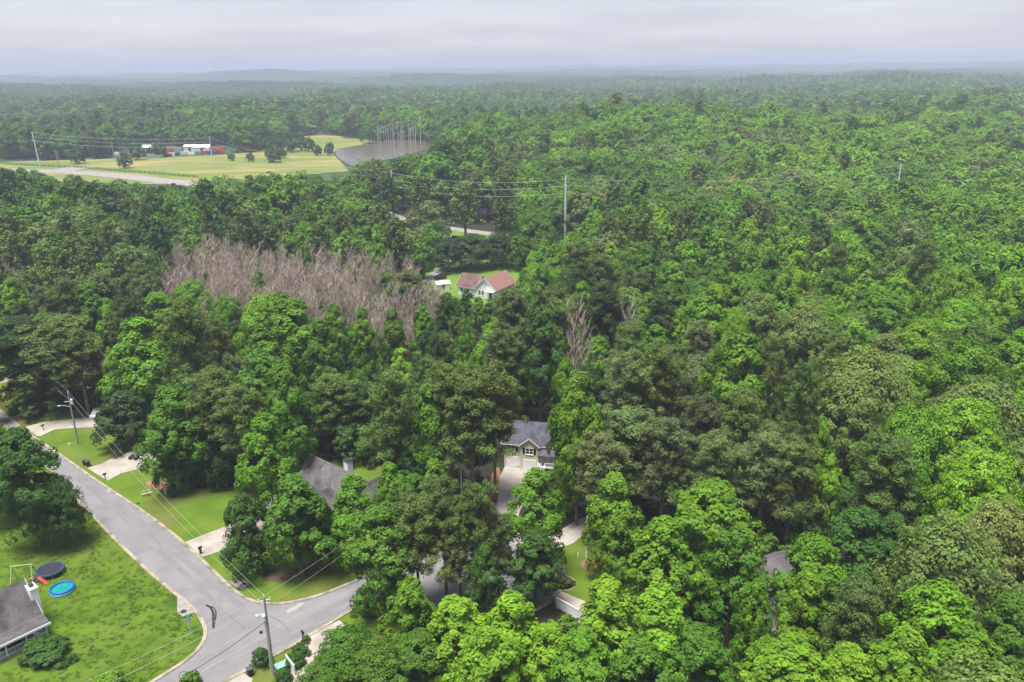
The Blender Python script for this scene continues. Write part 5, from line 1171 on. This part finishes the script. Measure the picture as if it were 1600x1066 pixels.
# ---- build the individual trees
def settint(o, c, j=.0):
    q = 1+rng.uniform(-j, j); o['tint'] = [float(a*q*(1+rng.uniform(-j, j)*.45)) for a in c]
ci = 0
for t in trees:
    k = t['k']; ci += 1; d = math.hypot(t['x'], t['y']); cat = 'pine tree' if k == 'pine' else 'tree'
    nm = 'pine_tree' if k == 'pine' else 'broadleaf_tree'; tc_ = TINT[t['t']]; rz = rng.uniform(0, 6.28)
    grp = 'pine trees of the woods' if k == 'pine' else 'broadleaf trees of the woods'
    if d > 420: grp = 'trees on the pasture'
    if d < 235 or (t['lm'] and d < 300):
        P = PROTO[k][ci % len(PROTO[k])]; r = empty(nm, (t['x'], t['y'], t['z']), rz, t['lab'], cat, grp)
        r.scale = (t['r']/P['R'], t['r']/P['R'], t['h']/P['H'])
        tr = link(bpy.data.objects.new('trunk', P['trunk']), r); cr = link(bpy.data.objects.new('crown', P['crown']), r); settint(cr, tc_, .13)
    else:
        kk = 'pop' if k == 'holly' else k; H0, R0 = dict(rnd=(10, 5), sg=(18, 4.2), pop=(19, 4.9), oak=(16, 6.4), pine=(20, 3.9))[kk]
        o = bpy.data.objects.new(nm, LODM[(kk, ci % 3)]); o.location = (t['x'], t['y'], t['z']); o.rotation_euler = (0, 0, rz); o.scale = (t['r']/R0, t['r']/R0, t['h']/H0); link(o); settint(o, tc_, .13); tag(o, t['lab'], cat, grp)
# ---- dead woods
xs, ys = [], []
gx, gy = np.meshgrid(np.arange(-125, 0, 4.1), np.arange(160, 300, 5.2)); gx = gx.ravel()+rng.uniform(-1.7, 1.7, gx.size); gy = gy.ravel()+rng.uniform(-2.2, 2.2, gy.size)
m_ = inpoly(gx, gy, DEADR) & (rng.uniform(0, 1, gx.size) < .94)
for i, t in enumerate(trees): m_ &= ~(np.hypot(gx-t['x'], gy-t['y']) < t['r']*.8) if t['lm'] else True
pts = [(a, b, 0) for a, b in zip(gx[m_], gy[m_])]
extra = [(*G(722, 485, 8), 'i'), ]
for (px_, py_, s_) in ((180, 378, .9), (196, 385, .8), (210, 395, 1), (180, 400, .9), (225, 400, .9), (205, 408, .8), (265, 384, .9), (280, 380, 1), (240, 410, .8)): pts.append((*G(px_, py_, 13*s_), 2))
NAMED = [(898, 493, 1.3, 'tall bare grey tree with pale stem in the middle woods'), (980, 487, 1.1, 'bare pinkish tree right of the tall bare one in the middle woods'), (938, 472, .9, 'small bare tree top above the middle woods pines'), (1007, 480, .8, 'bare twiggy tree right of the pinkish one'), (8, 415, .9, 'bare brown tree at the left picture edge'), (530, 1048, .1, '')]
DL = [(290, 430, 'at the left tip of the dead woods'), (340, 410, 'in the upper left dead woods'), (360, 460, 'in the lower left dead woods'), (430, 400, 'by the small bright tree in dead woods'), (450, 450, 'in the middle of the dead woods'), (510, 410, 'in the upper middle dead woods'), (530, 460, 'above the small bright cone tree'), (590, 420, 'left of the pines in the dead woods'), (620, 480, 'in the lower right dead woods'), (660, 440, 'at the right tip of the dead woods'), (690, 480, 'near the red roofed house'), (210, 390, 'in the thin dead stand further left')]
dg = {}
DD = []
for (x, y, f_) in pts[:294]:
    px_, py_ = (float(v) for v in PR(x, y, 10)); L0 = min(DL, key=lambda q: (q[0]-px_)**2+2.5*(q[1]-py_)**2)[2]; tier = 'slim' if rng.uniform() < .5 else 'bushy'
    e = dict(x=x, y=y, px=px_, s=rng.uniform(.72, 1.2), tier=tier, L=L0); DD.append(e); dg.setdefault((tier, L0), []).append(e)
for (tier, L0), l in dg.items():
    l.sort(key=lambda q: q['px'])
    for i, e in enumerate(l): e['lab'] = f'{tier} leafless brown tree {L0}, {ORD[min(i, 38)]} from left'
for e in DD:
    o = bpy.data.objects.new('bare_tree', random.choice(BARE)); s_ = e['s']; w_ = s_*(1.0 if e['tier'] == 'slim' else 1.45); o.location = (e['x'], e['y'], 0); o.scale = (w_, w_, s_); o.rotation_euler = (0, 0, rng.uniform(0, 6.28)); link(o); tag(o, e['lab'], 'dead tree', 'leafless trees of the dead woods')
for (px_, py_, s_, lab) in NAMED[:5]:
    x, y = G(px_, py_, 15*s_+3); o = bpy.data.objects.new('bare_tree', BARE[1]); o.location = (x, y, 0); o.scale = (s_*1.5, s_*1.5, (15*s_+3)/13); link(o); tag(o, lab, 'dead tree')
# snags standing in the lake
for i in range(26):
    px_ = 583+i*3.2+random.uniform(-4, 4); py_ = 221+random.uniform(0, 6); x, y = G(px_, py_, .3); h = random.uniform(14, 26)*(1 if 590 < px_ < 660 else .6)
    b = MB(); b.tube([(0, 0, -.3), (random.uniform(-.5, .5), 0, h*.6), (random.uniform(-.6, .6), 0, h)], [.30, .2, .06], 5)
    for k in range(7):
        z = h*random.uniform(.5, .95); a = random.uniform(0, 6.28); l = random.uniform(1, 2.6); b.tube([(0, 0, z), (math.cos(a)*l, math.sin(a)*l, z+l*.8)], [.13, .05], 3)
    o = b.obj('dead_snag', M['snag']); o.location = (x, y, .3); tag(o, f'bleached dead trunk standing in the far lake shallows, {ORD[i]} from left', 'dead trunk', 'dead trunks in the lake')
# ---- the rest of the woods: instanced on points
def scatter(name, coll, X, Y, Z, rz, sc3, idx, tint):
    me = bpy.data.meshes.new(name); n = len(X); me.vertices.add(n); me.vertices.foreach_set('co', np.stack([X, Y, Z], 1).ravel().astype(np.float32))
    for nm, ty, f_, arr in (('rz', 'FLOAT', 'value', rz), ('sc', 'FLOAT_VECTOR', 'vector', sc3), ('ix', 'INT', 'value', idx), ('tint', 'FLOAT_VECTOR', 'vector', tint)):
        a = me.attributes.new(nm, ty, 'POINT'); a.data.foreach_set(f_, np.asarray(arr).ravel().astype(np.int32 if ty == 'INT' else np.float32))
    me.update(); o = link(bpy.data.objects.new(name, me)); ng = bpy.data.node_groups.new(name, 'GeometryNodeTree')
    ng.interface.new_socket('Geometry', in_out='INPUT', socket_type='NodeSocketGeometry'); ng.interface.new_socket('Geometry', in_out='OUTPUT', socket_type='NodeSocketGeometry')
    gi = ng.nodes.new('NodeGroupInput'); go = ng.nodes.new('NodeGroupOutput'); ip = ng.nodes.new('GeometryNodeInstanceOnPoints'); cf = ng.nodes.new('GeometryNodeCollectionInfo')
    cf.inputs['Collection'].default_value = coll; cf.inputs['Separate Children'].default_value = True; cf.inputs['Reset Children'].default_value = True
    def na(nm, ty): q = ng.nodes.new('GeometryNodeInputNamedAttribute'); q.data_type = ty; q.inputs['Name'].default_value = nm; return q.outputs['Attribute']
    mp = ng.nodes.new('GeometryNodeMeshToPoints'); ng.links.new(gi.outputs[0], mp.inputs[0]); ng.links.new(mp.outputs[0], ip.inputs['Points'])
    ng.links.new(cf.outputs[0], ip.inputs['Instance']); ip.inputs['Pick Instance'].default_value = True
    ng.links.new(na('ix', 'INT'), ip.inputs['Instance Index']); cx_ = ng.nodes.new('ShaderNodeCombineXYZ'); ng.links.new(na('rz', 'FLOAT'), cx_.inputs[2])
    e2 = ng.nodes.new('FunctionNodeEulerToRotation'); ng.links.new(cx_.outputs[0], e2.inputs[0]); ng.links.new(e2.outputs[0], ip.inputs['Rotation']); ng.links.new(na('sc', 'FLOAT_VECTOR'), ip.inputs['Scale'])
    ng.links.new(ip.outputs[0], go.inputs[0]); md = o.modifiers.new('scatter', 'NODES'); md.node_group = ng; tag(o, kind='stuff'); return o
def tints(tn, j=.15):
    a = np.array([TINT[q] for q in tn]); return a*(1+rng.uniform(-j, j, a.shape)*np.array([.6, .35, .6]))*(1+rng.uniform(-j, j, (len(a), 1)))
R0 = np.array([4.2, 4.9, 6.4, 3.9]); H0 = np.array([18, 19, 16, 20.])
u_ = ~used; k2 = kind[u_]
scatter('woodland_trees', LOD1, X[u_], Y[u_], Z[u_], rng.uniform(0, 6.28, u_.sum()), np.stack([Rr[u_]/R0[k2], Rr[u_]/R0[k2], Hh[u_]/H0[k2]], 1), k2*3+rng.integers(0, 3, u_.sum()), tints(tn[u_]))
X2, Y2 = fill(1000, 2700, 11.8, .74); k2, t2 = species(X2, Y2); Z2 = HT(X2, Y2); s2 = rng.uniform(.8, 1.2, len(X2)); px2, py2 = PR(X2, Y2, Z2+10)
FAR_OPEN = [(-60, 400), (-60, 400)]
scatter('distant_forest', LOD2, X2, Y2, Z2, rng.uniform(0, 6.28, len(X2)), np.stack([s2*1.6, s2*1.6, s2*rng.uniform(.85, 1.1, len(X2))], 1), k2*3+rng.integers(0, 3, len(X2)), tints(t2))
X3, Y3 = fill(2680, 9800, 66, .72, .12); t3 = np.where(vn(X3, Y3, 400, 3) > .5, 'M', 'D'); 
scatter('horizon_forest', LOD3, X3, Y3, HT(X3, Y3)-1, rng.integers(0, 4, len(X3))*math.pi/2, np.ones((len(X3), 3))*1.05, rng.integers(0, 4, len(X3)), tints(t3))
# ---- undergrowth under the near woods
UG = bpy.data.collections.new('shrub_kinds')
for j in range(3):
    V, lv, lob = leafy(1200+j, 'dome', 3.2, 2.2, .1, 10, 6, 10, .26); lodobj(UG, f'shrub{j}', V, lv, [LEAF], None)
Xu, Yu = fill(45, 330, 3.6, .72); Zu = HT(Xu, Yu); bu = np.zeros(len(Xu), bool)
for P in GROUND_NO: bu |= inpoly(Xu, Yu, P)
bu |= crown_blocks(Xu, Yu, Zu, np.full(len(Xu), 3.), np.full(len(Xu), 2.), KEEP[:4]+KEEP[7:9]); bu |= rng.uniform(0, 1, len(Xu)) < .35
g_ = ~bu; su = rng.uniform(.5, 1.4, g_.sum()); tu = rng.choice(['M', 'D', 'B', 'M', 'D'], g_.sum())
scatter('undergrowth', UG, Xu[g_], Yu[g_], Zu[g_], rng.uniform(0, 6.28, g_.sum()), np.stack([su, su, su], 1), rng.integers(0, 3, g_.sum()), tints(tu))
# ---- shrubs
SH = []
for j in range(3):
    V, lv, lob = leafy(1300+j, 'dome', 1.6, 1.2, .05, 16, 10, 22, .085); SH.append(cardmesh('shrub_foliage', V, lv, [LEAF]))
stem = MB().tube([(0, 0, -.05), (0, 0, .6)], [.06, .03], 5).mesh('shrub_stem', M['bark'])
for i, (px_, py_, w_, h_, tk, lab) in enumerate(((74, 1026, 70, 1.9, 'D', 'dark clipped round shrub in front of the white porch'), (412, 1040, 30, 2.2, 'D', 'small round green bush left of the junction power pole'), (470, 1022, 26, 1.3, 'D', 'dark low bush under the leaning mailbox'), (462, 1042, 30, 1.3, 'D', 'dark low bush behind the short white panel'), (445, 1066, 26, 1.6, 'D', 'dark bush at the foot of the green transformer box'), (478, 1004, 14, .9, 'M', 'pale leafy shrub at the mailbox foot'), (880, 915, 30, 1.3, 'R', 'round brown dark bush ringed by kerb beside the side driveway'), (180, 1080, 50, 2.4, 'B', 'bright green bush at the bottom edge of the corner lawn'), (298, 1072, 26, 1.8, 'B', 'small bright bush at the bottom edge of the street'), (860, 748, 30, 1.3, 'M', 'green shrub at the foot of the tan house stairs'), (845, 730, 16, 1.0, 'D', 'dark shrub between garage door and stairs'), (735, 466, 10, 1.6, 'K', 'dark shrub at the white wall of the red roofed house'), (575, 960, 40, 2.0, 'M', 'green bush at the street edge under the tall bend tree'), (620, 945, 40, 2.2, 'M', 'green bush at the near rim of the cul de sac'), (555, 1030, 50, 2.0, 'M', 'green bush right of the near driveway'))):
    x, y = G(px_, py_); d = math.sqrt(x*x+y*y+CAMZ**2); s_ = w_*d/FPX/2/1.2; r = empty('shrub', (x, y, 0), rng.uniform(0, 6), lab, 'shrub'); r.scale = (s_, s_, h_/1.6)
    f_ = link(bpy.data.objects.new('foliage', SH[i % 3]), r); settint(f_, TINT[tk], .1); link(bpy.data.objects.new('stem', stem), r)
r_ = G(880, 912); rr_ = MB().ring(1.75, .1, .06, 28, 5).obj('kerb', M['kerb'], kind='structure'); rr_.location = (r_[0], r_[1], 0)
# ---- tufts of grass on the corner lawn
GT = bpy.data.collections.new('tuft_kinds')
for j in range(3):
    R_ = np.random.default_rng(1400+j); nn = 26; c = np.stack([R_.normal(0, .16, nn), R_.normal(0, .16, nn), R_.uniform(.03, .14, nn)], 1); nr = unit(rdir(R_, nn)+np.array([0, 0, .9])); V = cards(R_, c, nr, R_.uniform(.06, .14, nn), .4); o = bpy.data.objects.new(f'tuft{j}', cardmesh(f'tuft{j}', V, R_.uniform(0, 1, nn), [LEAF])); GT.objects.link(o)
lw = np.array(LAWN2); Xg = rng.uniform(-90, -38, 60000); Yg = rng.uniform(70, 135, 60000); mk = inpoly(Xg, Yg, LAWN2) & ~inpoly(Xg, Yg, chaikin(ROAD, 1, True)); pn = vn(Xg, Yg, 2.2, 7)*.6+vn(Xg, Yg, .8, 8)*.4; mk &= rng.uniform(0, 1, 60000) < np.clip((pn-.25)*.3, .05, .16)
for o_, q in ((G(80, 897), 2.3), (G(98, 924), 2.1), (G(287, 945), 1.8)): mk &= np.hypot(Xg-o_[0], Yg-o_[1]) > q
hp = [la(hA, -1.2, -10.5), la(hA, 15, -10.5), la(hA, 15, .8), la(hA, -1.2, .8)]; mk &= ~inpoly(Xg, Yg, hp)
Xg, Yg = Xg[mk], Yg[mk]; ng_ = len(Xg); gt = np.array((.115, .185, .014))*(1+.7*(vn(Xg, Yg, 5, 9)[:, None]*.6+.4*vn(Xg, Yg, 13, 4)[:, None]-.45)*np.array([1.8, 1, 0]))
s_ = rng.uniform(.5, 1.05, ng_); scatter('grass', GT, Xg, Yg, np.full(ng_, .03), rng.uniform(0, 6.28, ng_), np.stack([s_*1.2, s_*1.2, s_*.8], 1), rng.integers(0, 3, ng_), gt)
for o in bpy.data.objects:
    if o.get('label') and len(o['label'].split()) > 16: print('LONG', o['label'])
print('TREES', len(trees), cnt, 'dead', len(DD), 'mid', int(u_.sum()), 'far', len(X2), 'hor', len(X3), 'ug', int(len(su)), 'grass', ng_, 'objs', len(bpy.data.objects))
